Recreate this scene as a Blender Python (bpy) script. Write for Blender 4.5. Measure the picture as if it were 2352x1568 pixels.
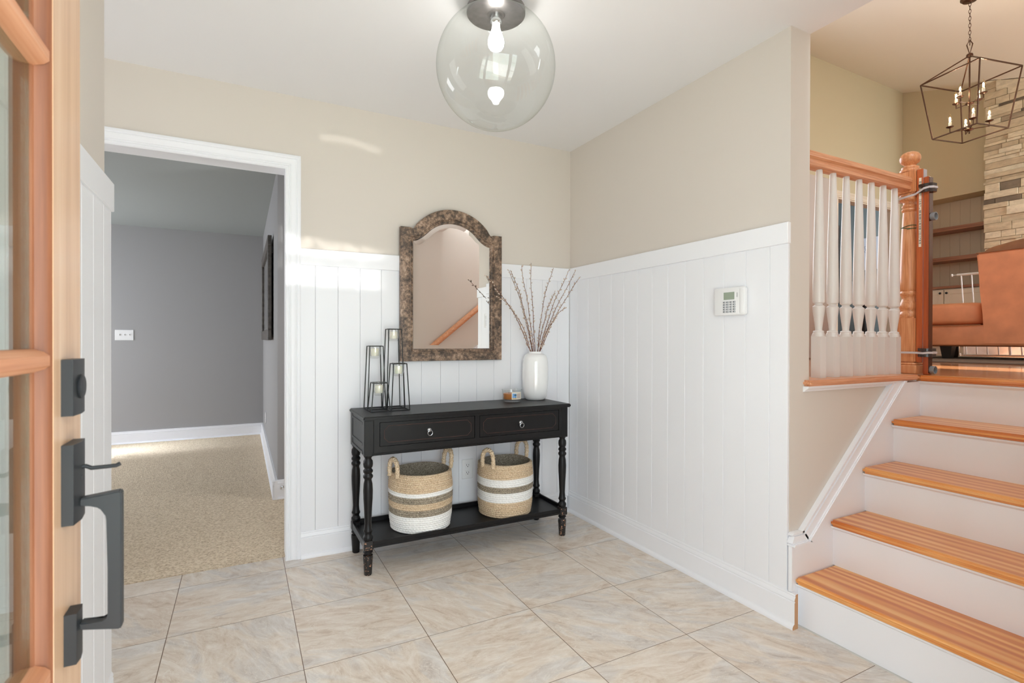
import bpy, bmesh, math, random
from mathutils import Vector, Matrix
PI = math.pi
rnd = random.Random(7)
sc = bpy.context.scene
for o in list(bpy.data.objects): bpy.data.objects.remove(o)
COL = sc.collection

# ------------------------------------------------------------------ camera, world, sun, daylight, exposure
CAM = Vector((-2.0057, -2.9900, 1.1704))
yaw, pitch, roll = 0.4779, -0.0039, 0.0019
fw = Vector((math.sin(yaw)*math.cos(pitch), math.cos(yaw)*math.cos(pitch), math.sin(pitch)))
r0 = Vector((math.cos(yaw), -math.sin(yaw), 0)); u0 = r0.cross(fw)
rr = r0*math.cos(roll)+u0*math.sin(roll); uu = u0*math.cos(roll)-r0*math.sin(roll)
cd = bpy.data.cameras.new('camera'); cam = bpy.data.objects.new('camera', cd); COL.objects.link(cam)
cam.matrix_world = Matrix(((rr.x, uu.x, -fw.x, CAM.x), (rr.y, uu.y, -fw.y, CAM.y), (rr.z, uu.z, -fw.z, CAM.z), (0, 0, 0, 1)))
cd.sensor_width = 36; cd.lens = 1192.34/2352*36; cd.shift_x = 0.0010; cd.shift_y = 0.0004
cd.clip_start = 0.01; cd.dof.use_dof = True; cd.dof.focus_distance = 3.1; cd.dof.aperture_fstop = 7.0
sc.camera = cam
sc.view_settings.view_transform = 'Standard'; sc.view_settings.look = 'None'
sc.view_settings.exposure = 0.10; sc.view_settings.gamma = 1.0; sc.view_settings.use_curve_mapping = False
sc.cycles.max_bounces = 10; sc.cycles.diffuse_bounces = 6; sc.cycles.glossy_bounces = 5
sc.cycles.transparent_max_bounces = 16; sc.cycles.caustics_reflective = False; sc.cycles.caustics_refractive = False
sc.cycles.sample_clamp_indirect = 4.0
wd = bpy.data.worlds.new('sky'); sc.world = wd; wd.use_nodes = True
wd.node_tree.nodes['Background'].inputs[0].default_value = (0.80, 0.90, 1.0, 1)
wd.node_tree.nodes['Background'].inputs[1].default_value = 1.6

def light(name, kind, loc, power, color=(1, 1, 1), rot=(0, 0, 0), size=None, sizey=None, radius=None, direction=None):
    l = bpy.data.lights.new(name, kind); l.energy = power; l.color = color
    if kind == 'AREA':
        l.shape = 'RECTANGLE'; l.size = size; l.size_y = sizey or size
    if radius is not None: l.shadow_soft_size = radius
    o = bpy.data.objects.new(name, l); COL.objects.link(o); o.location = loc; o.rotation_euler = rot
    if direction is not None: o.rotation_euler = Vector(direction).to_track_quat('-Z', 'Y').to_euler()
    return o
sun = light('sun', 'SUN', (1, -8, 8), 24.0, (1.0, 0.93, 0.82), direction=(0.03, 0.75, -0.60)); sun.data.angle = 0.01
light('daylight_porch', 'AREA', (-1.25, -3.75, 1.35), 126, (0.83, 0.92, 1.0), direction=(0.05, 1, 0.03), size=3.4, sizey=2.5)
light('daylight_living_windows', 'AREA', (4.6, -3.6, 2.7), 290, (0.88, 0.94, 1.0), direction=(0, 1, -0.25), size=3.4, sizey=1.6)
light('daylight_side_room', 'AREA', (-4.95, 2.9, 1.2), 60, (0.92, 0.95, 1.0), direction=(1, 0.05, -0.12), size=1.8, sizey=1.6)
sd_ = light('fill_carpet_patch', 'AREA', (-4.45, 3.55, 0.95), 3.2, (0.80, 0.89, 1.0), direction=(1.4, 0.12, -0.92), size=0.25, sizey=0.3); sd_.data.spread = 0.55  # added narrow lamp that lays the bright patch on the carpet
light('fill_upper_room', 'AREA', (7.6, 1.4, 2.9), 48, (0.94, 0.97, 1.0), direction=(0.45, 0.85, -0.1), size=1.2, sizey=1.6)  # added lamp hidden behind the wall to brighten the blue grey room
light('fill_upper_hall', 'AREA', (1.65, 0.98, 2.5), 56, (0.86, 0.93, 1.0), direction=(0, -1, -0.05), size=2.2, sizey=1.5)  # added fill lamp, out of view behind the right wall
g_ = light('sun_glint', 'SPOT', (-2.2, -7.0, 0.12), 1500, (1.0, 0.97, 0.92), radius=0.012, direction=(0.7, 7.0, 1.48))
g_.data.spot_size = 0.30; g_.data.spot_blend = 0.2; g_.data.use_nodes = True
def glint(t):
    L = t.links.new; em = t.nodes['Emission']; tc = t.nodes.new('ShaderNodeTexCoord'); sp = t.nodes.new('ShaderNodeSeparateXYZ'); L(tc.outputs['Normal'], sp.inputs[0])
    def m(op, *a):
        n = t.nodes.new('ShaderNodeMath'); n.operation = op
        for i, v in enumerate(a):
            if isinstance(v, (int, float)): n.inputs[i].default_value = v
            else: L(v, n.inputs[i])
        return n.outputs[0]
    def ss(v, a, b):
        n = t.nodes.new('ShaderNodeMapRange'); n.interpolation_type = 'SMOOTHSTEP'; L(v, n.inputs[0]); n.inputs[1].default_value = a; n.inputs[2].default_value = b; return n.outputs[0]
    az = m('ABSOLUTE', sp.outputs[2]); u = m('DIVIDE', sp.outputs[0], az); v = m('DIVIDE', sp.outputs[1], az)
    cb = t.nodes.new('ShaderNodeCombineXYZ'); L(u, cb.inputs[0]); L(v, cb.inputs[1])
    def noise(su, sv, det):
        mp = t.nodes.new('ShaderNodeMapping'); mp.inputs['Scale'].default_value = (su, sv, 1); L(cb.outputs[0], mp.inputs[0])
        n = t.nodes.new('ShaderNodeTexNoise'); n.inputs['Scale'].default_value = 1.0; n.inputs['Detail'].default_value = det; L(mp.outputs[0], n.inputs['Vector']); return n.outputs[0]
    wob = m('MULTIPLY', m('SUBTRACT', noise(160, 0, 2), 0.5), 0.008)
    vs = m('ADD', v, m('MULTIPLY', u, 0.04)); vw = m('ADD', vs, wob)
    env = m('MULTIPLY', ss(u, -0.050, -0.040), m('SUBTRACT', 1.0, ss(u, 0.016, 0.036)))
    lowb = m('MULTIPLY', ss(vw, -0.0215, -0.0165), m('SUBTRACT', 1.0, ss(vs, -0.0085, -0.002)))
    upb = m('MULTIPLY', ss(vs, 0.002, 0.006), m('SUBTRACT', 1.0, ss(m('ADD', vw, m('MULTIPLY', u, 0.07)), 0.011, 0.0165)))
    body = m('ADD', m('ADD', lowb, upb), m('MULTIPLY', m('MULTIPLY', ss(vs, -0.016, -0.010), m('SUBTRACT', 1.0, ss(vs, 0.002, 0.008))), 0.18))
    body = m('MULTIPLY', m('MULTIPLY', body, env), ss(noise(120, 90, 3), 0.15, 0.75))
    arc = m('ABSOLUTE', m('SUBTRACT', m('ADD', v, m('MULTIPLY', m('SUBTRACT', noise(90, 0, 2), 0.5), 0.006)), m('SUBTRACT', 0.0905, m('MULTIPLY', m('MULTIPLY', m('ADD', u, 0.006), m('ADD', u, 0.006)), 4.5))))
    sq = m('MULTIPLY', m('MULTIPLY', m('SUBTRACT', 1.0, ss(arc, 0.001, 0.0038)), ss(u, -0.020, -0.015)), m('SUBTRACT', 1.0, ss(u, 0.024, 0.030)))
    L(m('ADD', body, m('MULTIPLY', sq, 0.32)), em.inputs['Strength'])
glint(g_.data.node_tree)
light('fill_stair_high', 'AREA', (0.14, -2.35, 3.02), 26, (0.84, 0.92, 1.0), direction=(1, 0.12, -0.30), size=1.1, sizey=0.55)  # added unseen fill lamp above the hall ceiling edge, no real window
light('daylight_grey_nook', 'AREA', (-0.46, 0.30, 1.4), 18, (0.95, 0.97, 1.0), direction=(-0.6, 0.8, 0), size=0.3, sizey=1.4)
light('lamp_hall_left', 'AREA', (-3.2, -0.45, 1.5), 6, (0.95, 0.97, 1.0), direction=(1, 0.0, 0), size=0.7, sizey=1.8)  # unseen area lamp inside the closed left recess

# ------------------------------------------------------------------ materials
def lin(c): return c/12.92 if c <= 0.04045 else ((c+0.055)/1.055)**2.4
def rgb(r, g, b): return (lin(r/255), lin(g/255), lin(b/255), 1)
def newmat(name):
    m = bpy.data.materials.new(name); m.use_nodes = True
    return m, m.node_tree, m.node_tree.nodes['Principled BSDF']
def N(t, typ, **kw):
    n = t.nodes.new(typ)
    for k, v in kw.items():
        if k in n.inputs: n.inputs[k].default_value = v
        else: setattr(n, k, v)
    return n
def ramp(t, stops):
    n = t.nodes.new('ShaderNodeValToRGB'); cr = n.color_ramp
    while len(cr.elements) < len(stops): cr.elements.new(0.5)
    for e, (p, c) in zip(cr.elements, stops): e.position = p; e.color = c
    return n
def mapped(t, scale, src='Position', loc=(0, 0, 0), rot=(0, 0, 0)):
    if src == 'Position': g = N(t, 'ShaderNodeNewGeometry')
    else: g = N(t, 'ShaderNodeTexCoord')
    mp = N(t, 'ShaderNodeMapping'); mp.inputs['Scale'].default_value = scale
    mp.inputs['Location'].default_value = loc; mp.inputs['Rotation'].default_value = rot
    t.links.new(g.outputs[src], mp.inputs['Vector']); return mp
def bumpn(t, b, hsock, strength, dist):
    bp = N(t, 'ShaderNodeBump'); bp.inputs['Strength'].default_value = strength; bp.inputs['Distance'].default_value = dist
    t.links.new(hsock, bp.inputs['Height']); t.links.new(bp.outputs[0], b.inputs['Normal'])
def mat(name, col, rough=0.5, metal=0.0, bump=0.0, bscale=60, bdist=0.002, coat=0.0, var=0.0, vscale=8, emis=None, estr=0, spec=None, sheen=0):
    m, t, b = newmat(name)
    b.inputs['Base Color'].default_value = col; b.inputs['Roughness'].default_value = rough; b.inputs['Metallic'].default_value = metal
    if coat: b.inputs['Coat Weight'].default_value = coat; b.inputs['Coat Roughness'].default_value = 0.12
    if spec is not None: b.inputs['Specular IOR Level'].default_value = spec
    if sheen: b.inputs['Sheen Weight'].default_value = sheen
    if emis: b.inputs['Emission Color'].default_value = emis; b.inputs['Emission Strength'].default_value = estr
    if bump or var:
        mp = mapped(t, (1, 1, 1))
        if bump:
            n = N(t, 'ShaderNodeTexNoise', Scale=bscale, Detail=4.0); t.links.new(mp.outputs[0], n.inputs['Vector'])
            bumpn(t, b, n.outputs[0], bump, bdist)
        if var:
            n2 = N(t, 'ShaderNodeTexNoise', Scale=vscale, Detail=5.0); t.links.new(mp.outputs[0], n2.inputs['Vector'])
            lo = tuple(c*(1-var) for c in col[:3])+(1,); hi = tuple(min(1, c*(1+var)) for c in col[:3])+(1,)
            rp = ramp(t, [(0.3, lo), (0.7, hi)]); t.links.new(n2.outputs[0], rp.inputs[0]); t.links.new(rp.outputs[0], b.inputs['Base Color'])
    return m
def wood(name, dark, mid, light_, axis='x', across=60, along=2.0, rough=0.35, coat=0.0, bands=0.0, bandscale=18, bump=0.05, dist=5.0):
    m, t, b = newmat(name)
    s = {'x': (along, across, across), 'y': (across, along, across), 'z': (across, across, along)}[axis]
    mp = mapped(t, s); n = N(t, 'ShaderNodeTexNoise', Scale=1.0, Detail=5.0, Roughness=0.6); t.links.new(mp.outputs[0], n.inputs['Vector'])
    rp = ramp(t, [(0.30, dark), (0.5, mid), (0.68, light_)]); fac = n.outputs[0]
    if bands:
        s2 = {'x': (0.12, 1, 1), 'y': (1, 0.12, 1), 'z': (1, 1, 0.12)}[axis]
        mp2 = mapped(t, s2); w = N(t, 'ShaderNodeTexWave', Scale=bandscale, Distortion=dist, Detail=3.0); w.inputs['Detail Scale'].default_value = 1.2
        w.bands_direction = {'x': 'Y', 'y': 'X', 'z': 'X'}[axis]; t.links.new(mp2.outputs[0], w.inputs['Vector'])
        mx = N(t, 'ShaderNodeMix'); mx.data_type = 'FLOAT'; mx.inputs[0].default_value = bands
        t.links.new(n.outputs[0], mx.inputs[2]); t.links.new(w.outputs[1], mx.inputs[3]); fac = mx.outputs[0]
    t.links.new(fac, rp.inputs[0]); t.links.new(rp.outputs[0], b.inputs['Base Color'])
    b.inputs['Roughness'].default_value = rough
    if coat: b.inputs['Coat Weight'].default_value = coat; b.inputs['Coat Roughness'].default_value = 0.1
    if bump: bumpn(t, b, fac, bump, 0.002)
    return m
def glass(name, tint=(0.97, 0.985, 0.975, 1), f0=0.07, edge=None):
    m = bpy.data.materials.new(name); m.use_nodes = True; t = m.node_tree; t.nodes.clear()
    out = N(t, 'ShaderNodeOutputMaterial'); tr = N(t, 'ShaderNodeBsdfTransparent'); gl = N(t, 'ShaderNodeBsdfGlossy'); gl.inputs['Roughness'].default_value = 0.0
    tr.inputs[0].default_value = tint
    lw = N(t, 'ShaderNodeLayerWeight'); lw.inputs[0].default_value = 0.5
    p = N(t, 'ShaderNodeMath', operation='POWER'); p.inputs[1].default_value = 5.0
    t.links.new(lw.outputs['Facing'], p.inputs[0])
    ma = N(t, 'ShaderNodeMath', operation='MULTIPLY_ADD'); ma.inputs[1].default_value = 0.9-f0; ma.inputs[2].default_value = f0
    t.links.new(p.outputs[0], ma.inputs[0])
    if edge:
        p2 = N(t, 'ShaderNodeMath', operation='POWER'); p2.inputs[1].default_value = 7.0; t.links.new(lw.outputs['Facing'], p2.inputs[0])
        mc = N(t, 'ShaderNodeMix'); mc.data_type = 'RGBA'; mc.inputs[6].default_value = tint; mc.inputs[7].default_value = edge
        t.links.new(p2.outputs[0], mc.inputs[0]); t.links.new(mc.outputs[2], tr.inputs[0])
    mx = N(t, 'ShaderNodeMixShader'); t.links.new(ma.outputs[0], mx.inputs[0]); t.links.new(tr.outputs[0], mx.inputs[1]); t.links.new(gl.outputs[0], mx.inputs[2])
    t.links.new(mx.outputs[0], out.inputs[0]); return m

M = {}
M['paint'] = mat('greige_wall_paint', rgb(214, 206, 197), 0.7, bump=0.06, bscale=220, bdist=0.001)
M['paint_warm'] = mat('tan_wall', rgb(204, 191, 162), 0.7, bump=0.06, bscale=220, bdist=0.001)  # upper level walls, a warmer tan than the hall
M['ceiling'] = mat('ceiling_paint', rgb(234, 233, 234), 0.8)
M['ceiling_warm'] = mat('vaulted_ceiling_paint', rgb(230, 224, 215), 0.8)
M['white'] = mat('white_trim_paint', rgb(238, 239, 243), 0.38, bump=0.04, bscale=40, bdist=0.001)
M['baluster'] = mat('greige_white_gloss_paint', rgb(222, 218, 214), 0.35)
M['white2'] = mat('white_wainscot_paint', rgb(236, 237, 241), 0.42, bump=0.03, bscale=60, bdist=0.001)
M['grey'] = mat('grey_wall_paint', rgb(160, 159, 160), 0.75, bump=0.05, bscale=220, bdist=0.001)
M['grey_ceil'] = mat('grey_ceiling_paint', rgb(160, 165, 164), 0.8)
M['blue'] = mat('blue_grey_wall_paint', rgb(128, 140, 142), 0.75)
M['black'] = mat('distressed_black_paint', rgb(19, 18, 19), 0.40, spec=0.3, bump=0.08, bscale=90, bdist=0.001, var=0.18, vscale=14)
M['blackm'] = mat('matte_black_metal', rgb(40, 42, 45), 0.42, metal=0.0, spec=0.35)
M['wire'] = mat('black_wire', rgb(22, 22, 22), 0.4, metal=0.3)
M['bronze'] = mat('bronze_metal', rgb(96, 70, 56), 0.32, metal=0.85)
M['nickel'] = mat('brushed_nickel', rgb(170, 172, 176), 0.25, metal=1.0)
M['darkpl'] = mat('dark_nickel_plate', rgb(118, 114, 112), 0.34, metal=0.8, var=0.15, vscale=40)
M['ceramic'] = mat('white_glazed_ceramic', rgb(244, 244, 244), 0.08, coat=0.6)
M['plastic'] = mat('white_plastic', rgb(235, 235, 236), 0.35)
M['slot'] = mat('dark_slot', rgb(50, 50, 50), 0.6)
M['wax'] = mat('ivory_wax', rgb(248, 242, 226), 0.45); M['wax'].node_tree.nodes['Principled BSDF'].inputs['Subsurface Weight'].default_value = 0.2
M['amber'] = mat('amber_wax', rgb(206, 130, 66), 0.4)
M['mdf'] = mat('raw_fibreboard', rgb(196, 150, 112), 0.85)
M['leather'] = mat('rust_leather', rgb(220, 148, 106), 0.5, bump=0.15, bscale=120, bdist=0.002, var=0.14, vscale=6)
M['leather_dk'] = mat('brown_suede', rgb(150, 104, 72), 0.7, bump=0.2, bscale=50, bdist=0.004, var=0.2, vscale=9)
M['darkwood'] = mat('espresso_wood', rgb(30, 24, 22), 0.35)
M['chrome'] = mat('chrome', rgb(220, 222, 225), 0.12, metal=1.0)
M['cup'] = mat('grey_rubber', rgb(136, 140, 144), 0.5)
M['strap'] = mat('clear_plastic_strap', rgb(205, 200, 202), 0.3)
M['clamp'] = mat('dark_brown_plastic', rgb(44, 30, 26), 0.25, coat=0.5)
M['green'] = mat('green_wire', rgb(20, 84, 50), 0.5)
M['rug'] = mat('grey_rug', rgb(120, 108, 96), 0.95, bump=0.4, bscale=200, bdist=0.004)
M['knob'] = mat('black_knob', rgb(18, 16, 16), 0.3)
M['gatewhite'] = mat('white_powder_coat', rgb(228, 232, 236), 0.3)
M['silver_pl'] = mat('silver_edge_strip', rgb(176, 172, 178), 0.35)
M['dark_edge'] = mat('glossy_dark_edge', rgb(72, 34, 24), 0.12, coat=0.6)
M['lcd'] = mat('lcd_screen', rgb(140, 152, 132), 0.2)
M['key'] = mat('grey_key_print', rgb(120, 124, 128), 0.5)
M['keyw'] = mat('key_face', rgb(205, 208, 212), 0.5)
M['rail_grey'] = mat('greige_cabinet_paint', rgb(226, 214, 198), 0.5)
M['boards'] = mat('beige_beadboard', rgb(212, 196, 172), 0.6)
M['cab'] = mat('cream_cabinet_paint', rgb(232, 224, 208), 0.5)
M['shelfwood'] = wood('brown_shelf_wood', rgb(120, 78, 58), rgb(150, 102, 78), rgb(172, 124, 98), 'y', 40, 2, 0.45)
M['ext'] = mat('porch_boards', rgb(214, 212, 206), 0.8)
M['lawn'] = mat('lawn', rgb(96, 128, 62), 0.95, var=0.4, vscale=3)
M['oak_x'] = wood('red_oak_rail', rgb(190, 124, 84), rgb(216, 152, 110), rgb(228, 172, 134), 'x', 150, 5, 0.38, 0.2)
M['oak_z'] = wood('red_oak_newel', rgb(186, 118, 72), rgb(212, 146, 98), rgb(226, 168, 122), 'z', 150, 5, 0.34, 0.25, bands=0.10, bandscale=60)
M['pine'] = wood('pine_tread', rgb(200, 112, 50), rgb(222, 144, 74), rgb(238, 180, 112), 'y', 30, 0.8, 0.3, 0.3, bands=0.30, bandscale=6, dist=9.0)
M['fir'] = wood('fir_door', rgb(190, 150, 116), rgb(206, 168, 134), rgb(216, 184, 154), 'z', 45, 1.2, 0.35, 0.2)
M['fir_dk'] = wood('shaded_fir_moulding', rgb(112, 66, 44), rgb(136, 84, 56), rgb(156, 104, 74), 'z', 45, 1.5, 0.55, 0.0)  # red-brown moulding, its colour darkened further for the angled light
M['fir_y'] = wood('stained_fir_bar', rgb(172, 112, 78), rgb(196, 136, 100), rgb(212, 158, 124), 'y', 60, 1.5, 0.5, 0.05)
M['cherry'] = wood('cherry_gate_wood', rgb(146, 62, 22), rgb(178, 84, 36), rgb(196, 104, 52), 'z', 30, 1.5, 0.3, 0.4)
M['hard'] = wood('hardwood_floor', rgb(160, 100, 64), rgb(190, 126, 84), rgb(206, 148, 104), 'y', 30, 1.2, 0.14, 0.5)
M['glass'] = glass('clear_glass', f0=0.055, edge=(0.80, 0.86, 0.80, 1))
M['pane'] = glass('door_glass', tint=(0.86, 0.93, 0.90, 1), f0=0.09)
M['cupglass'] = glass('cup_glass', tint=(0.985, 0.99, 0.985, 1), f0=0.06, edge=(0.72, 0.77, 0.73, 1))
M['bulbglass'] = glass('candle_bulb_glass', tint=(1.0, 0.95, 0.85, 1), f0=0.06)
M['mirror'] = mat('mirror_silver', (0.9, 0.9, 0.89, 1), 0.0, metal=1.0)
M['bulb'] = mat('lit_frosted_bulb', rgb(255, 250, 240), 0.4, emis=(1.0, 0.97, 0.93, 1), estr=38)
M['filament'] = mat('lit_filament', rgb(255, 240, 210), 0.4, emis=(1.0, 0.72, 0.42, 1), estr=60)
M['bark'] = mat('willow_bark', rgb(112, 66, 44), 0.6, var=0.3, vscale=60)
M['catkin'] = mat('catkin_fluff', rgb(206, 188, 172), 0.9, var=0.2, vscale=90)
M['print'] = mat('pale_print', rgb(206, 212, 224), 0.4)
M['ink'] = mat('drawn_line_ink', rgb(70, 74, 84), 0.6)
M['framegrey'] = mat('weathered_dark_frame', rgb(86, 80, 76), 0.5, var=0.4, vscale=30)
M['leaf'] = mat('dark_leaf', rgb(60, 70, 50), 0.6)
M['label'] = mat('paper_label', rgb(240, 232, 214), 0.6)
M['lblue'] = mat('printed_sky_blue', rgb(120, 170, 225), 0.6)
M['lsand'] = mat('printed_sand', rgb(226, 186, 130), 0.6)
M['lgreen'] = mat('printed_palm_green', rgb(60, 84, 50), 0.6)
M['lpink'] = mat('printed_taupe', rgb(206, 190, 180), 0.6)

def speckle(name, dark, mid, hi, scale, rough):      # aged mirror frame
    m, t, b = newmat(name); mp = mapped(t, (1, 1, 1))
    n = N(t, 'ShaderNodeTexNoise', Scale=scale, Detail=10.0, Roughness=0.72); n.inputs['Distortion'].default_value = 0.15
    n2 = N(t, 'ShaderNodeTexNoise', Scale=scale*0.25, Detail=4.0)
    t.links.new(mp.outputs[0], n.inputs['Vector']); t.links.new(mp.outputs[0], n2.inputs['Vector'])
    mx = N(t, 'ShaderNodeMix'); mx.data_type = 'FLOAT'; mx.inputs[0].default_value = 0.4
    t.links.new(n.outputs[0], mx.inputs[2]); t.links.new(n2.outputs[0], mx.inputs[3])
    rp = ramp(t, [(0.40, dark), (0.48, mid), (0.56, hi), (0.66, rgb(190, 165, 145))])
    t.links.new(mx.outputs[0], rp.inputs[0]); t.links.new(rp.outputs[0], b.inputs['Base Color'])
    b.inputs['Roughness'].default_value = rough; bumpn(t, b, mx.outputs[0], 0.4, 0.003); return m
M['aged'] = speckle('aged_brown_frame', rgb(64, 54, 47), rgb(102, 84, 70), rgb(148, 122, 102), 62, 0.45)
def chipped(name):
    m, t, b = newmat(name); mp = mapped(t, (1, 1, 1)); n = N(t, 'ShaderNodeTexNoise', Scale=90.0, Detail=8.0, Roughness=0.7)
    t.links.new(mp.outputs[0], n.inputs['Vector'])
    rp = ramp(t, [(0.55, rgb(28, 26, 26)), (0.585, rgb(28, 26, 26)), (0.60, rgb(216, 160, 124)), (0.8, rgb(232, 190, 160))])
    t.links.new(n.outputs[0], rp.inputs[0]); t.links.new(rp.outputs[0], b.inputs['Base Color']); b.inputs['Roughness'].default_value = 0.35
    return m
M['chipped'] = chipped('chipped_black_paint')

# floor tile: world-aligned 18 inch grid, each tile with its own vein direction
def tile_mat():
    m, t, b = newmat('travertine_look_tile'); L = t.links.new
    g = N(t, 'ShaderNodeNewGeometry'); sp = N(t, 'ShaderNodeSeparateXYZ'); L(g.outputs['Position'], sp.inputs[0])
    def mth(op, a, bb=None, c=None):
        n = N(t, 'ShaderNodeMath', operation=op)
        for i, v in enumerate((a, bb, c)):
            if v is None: continue
            if isinstance(v, (int, float)): n.inputs[i].default_value = v
            else: L(v, n.inputs[i])
        return n.outputs[0]
    u = mth('DIVIDE', mth('SUBTRACT', sp.outputs[0], -0.8937), 0.4586); v = mth('DIVIDE', mth('SUBTRACT', sp.outputs[1], -0.1123), 0.4562)
    iu, iv = mth('FLOOR', u), mth('FLOOR', v); fu, fv = mth('FRACT', u), mth('FRACT', v)
    def edge(f, w): return mth('LESS_THAN', mth('MINIMUM', f, mth('SUBTRACT', 1.0, f)), w)
    joint = mth('MAXIMUM', edge(fu, 0.0030), edge(fv, 0.0026))
    cid = N(t, 'ShaderNodeCombineXYZ'); L(iu, cid.inputs[0]); L(iv, cid.inputs[1])
    wn = N(t, 'ShaderNodeTexWhiteNoise'); wn.noise_dimensions = '3D'; L(cid.outputs[0], wn.inputs['Vector'])
    spn = N(t, 'ShaderNodeSeparateColor'); L(wn.outputs['Color'], spn.inputs[0])
    par = mth('MODULO', mth('ADD', mth('ADD', iu, iv), 100.0), 2.0)
    ang = mth('ADD', mth('MULTIPLY', par, 0.75), mth('MULTIPLY', spn.outputs[0], 0.5))
    rot = N(t, 'ShaderNodeVectorRotate'); rot.rotation_type = 'Z_AXIS'; L(g.outputs['Position'], rot.inputs['Vector']); L(ang, rot.inputs['Angle'])
    off = N(t, 'ShaderNodeVectorMath', operation='MULTIPLY_ADD'); L(wn.outputs['Color'], off.inputs[0]); off.inputs[1].default_value = (37, 53, 11); L(rot.outputs[0], off.inputs[2])
    mp = N(t, 'ShaderNodeMapping'); mp.inputs['Scale'].default_value = (2.2, 6.0, 1); L(off.outputs[0], mp.inputs[0])
    n1 = N(t, 'ShaderNodeTexNoise', Scale=1.9, Detail=12.0, Roughness=0.72); n1.inputs['Distortion'].default_value = 2.4; L(mp.outputs[0], n1.inputs['Vector'])
    n2 = N(t, 'ShaderNodeTexNoise', Scale=1.0, Detail=5.0); n2.inputs['Distortion'].default_value = 1.6; L(mp.outputs[0], n2.inputs['Vector'])
    c1 = ramp(t, [(0.36, rgb(186, 167, 149)), (0.45, rgb(212, 199, 184)), (0.54, rgb(223, 214, 203)), (0.63, rgb(238, 232, 224))]); L(n1.outputs[0], c1.inputs[0])
    c2 = ramp(t, [(0.40, rgb(204, 201, 201)), (0.52, rgb(228, 214, 199)), (0.66, rgb(210, 188, 168))]); L(n2.outputs[0], c2.inputs[0])
    mx = N(t, 'ShaderNodeMix'); mx.data_type = 'RGBA'; mx.inputs[0].default_value = 0.42; L(c1.outputs[0], mx.inputs[6]); L(c2.outputs[0], mx.inputs[7])
    # thin pale veins
    vn = N(t, 'ShaderNodeTexNoise', Scale=2.0, Detail=8.0, Roughness=0.6); vn.inputs['Distortion'].default_value = 3.0; L(mp.outputs[0], vn.inputs['Vector'])
    vv = mth('LESS_THAN', mth('ABSOLUTE', mth('SUBTRACT', vn.outputs[0], 0.5)), 0.007)
    mv = N(t, 'ShaderNodeMix'); mv.data_type = 'RGBA'; L(mth('MULTIPLY', vv, 0.6), mv.inputs[0]); L(mx.outputs[2], mv.inputs[6]); mv.inputs[7].default_value = rgb(238, 232, 222)
    jj = N(t, 'ShaderNodeMix'); jj.data_type = 'RGBA'; L(joint, jj.inputs[0]); L(mv.outputs[2], jj.inputs[6]); jj.inputs[7].default_value = rgb(112, 88, 68)
    L(jj.outputs[2], b.inputs['Base Color']); b.inputs['Roughness'].default_value = 0.36
    bumpn(t, b, mth('SUBTRACT', mth('MULTIPLY', n1.outputs[0], 0.12), joint), 0.35, 0.004); return m
M['tile'] = tile_mat()
def carpet_mat():
    m, t, b = newmat('looped_carpet'); mp = mapped(t, (1, 1, 1)); v = N(t, 'ShaderNodeTexVoronoi', Scale=150.0); t.links.new(mp.outputs[0], v.inputs['Vector'])
    n = N(t, 'ShaderNodeTexNoise', Scale=70.0, Detail=4.0, Roughness=0.8); t.links.new(mp.outputs[0], n.inputs['Vector'])
    rp = ramp(t, [(0.30, rgb(168, 144, 118)), (0.5, rgb(222, 202, 174)), (0.70, rgb(246, 232, 210))]); t.links.new(n.outputs[0], rp.inputs[0])
    t.links.new(rp.outputs[0], b.inputs['Base Color']); b.inputs['Roughness'].default_value = 1.0
    bumpn(t, b, v.outputs[0], 0.9, -0.006); return m
M['carpet'] = carpet_mat()
def weave(name, a, bcol, c):
    m, t, b = newmat(name); mp = mapped(t, (1, 1, 1.6)); n = N(t, 'ShaderNodeTexNoise', Scale=230.0, Detail=2.0, Roughness=0.7); t.links.new(mp.outputs[0], n.inputs['Vector'])
    rp = ramp(t, [(0.36, a), (0.5, bcol), (0.64, c)]); t.links.new(n.outputs[0], rp.inputs[0]); t.links.new(rp.outputs[0], b.inputs['Base Color'])
    b.inputs['Roughness'].default_value = 0.8; return m
M['natural'] = weave('natural_seagrass', rgb(160, 130, 98), rgb(214, 190, 158), rgb(240, 224, 198))
M['greygrass'] = weave('grey_seagrass', rgb(92, 82, 70), rgb(150, 138, 120), rgb(206, 194, 174))
M['whiterope'] = weave('white_painted_rope', rgb(222, 220, 216), rgb(244, 243, 240), rgb(250, 249, 247))
def stone_mat():
    m, t, b = newmat('ledger_stone'); at = N(t, 'ShaderNodeAttribute'); at.attribute_name = 'tone'
    mp = mapped(t, (1, 1, 2.2)); n = N(t, 'ShaderNodeTexNoise', Scale=9.0, Detail=8.0, Roughness=0.65); t.links.new(mp.outputs[0], n.inputs['Vector'])
    rp = ramp(t, [(0.0, rgb(122, 108, 94)), (0.12, rgb(150, 136, 118)), (0.2, rgb(204, 186, 158)), (0.6, rgb(222, 206, 178)), (1.0, rgb(234, 222, 198))]); t.links.new(at.outputs['Fac'], rp.inputs[0])
    r2 = ramp(t, [(0.3, (0.62, 0.60, 0.58, 1)), (0.65, (1.05, 1.05, 1.05, 1))]); t.links.new(n.outputs[0], r2.inputs[0])
    mx = N(t, 'ShaderNodeMix'); mx.data_type = 'RGBA'; mx.blend_type = 'MULTIPLY'; mx.inputs[0].default_value = 0.8
    t.links.new(rp.outputs[0], mx.inputs[6]); t.links.new(r2.outputs[0], mx.inputs[7]); t.links.new(mx.outputs[2], b.inputs['Base Color'])
    b.inputs['Roughness'].default_value = 0.9; bumpn(t, b, n.outputs[0], 0.6, 0.02); return m
M['stone'] = stone_mat()

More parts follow.
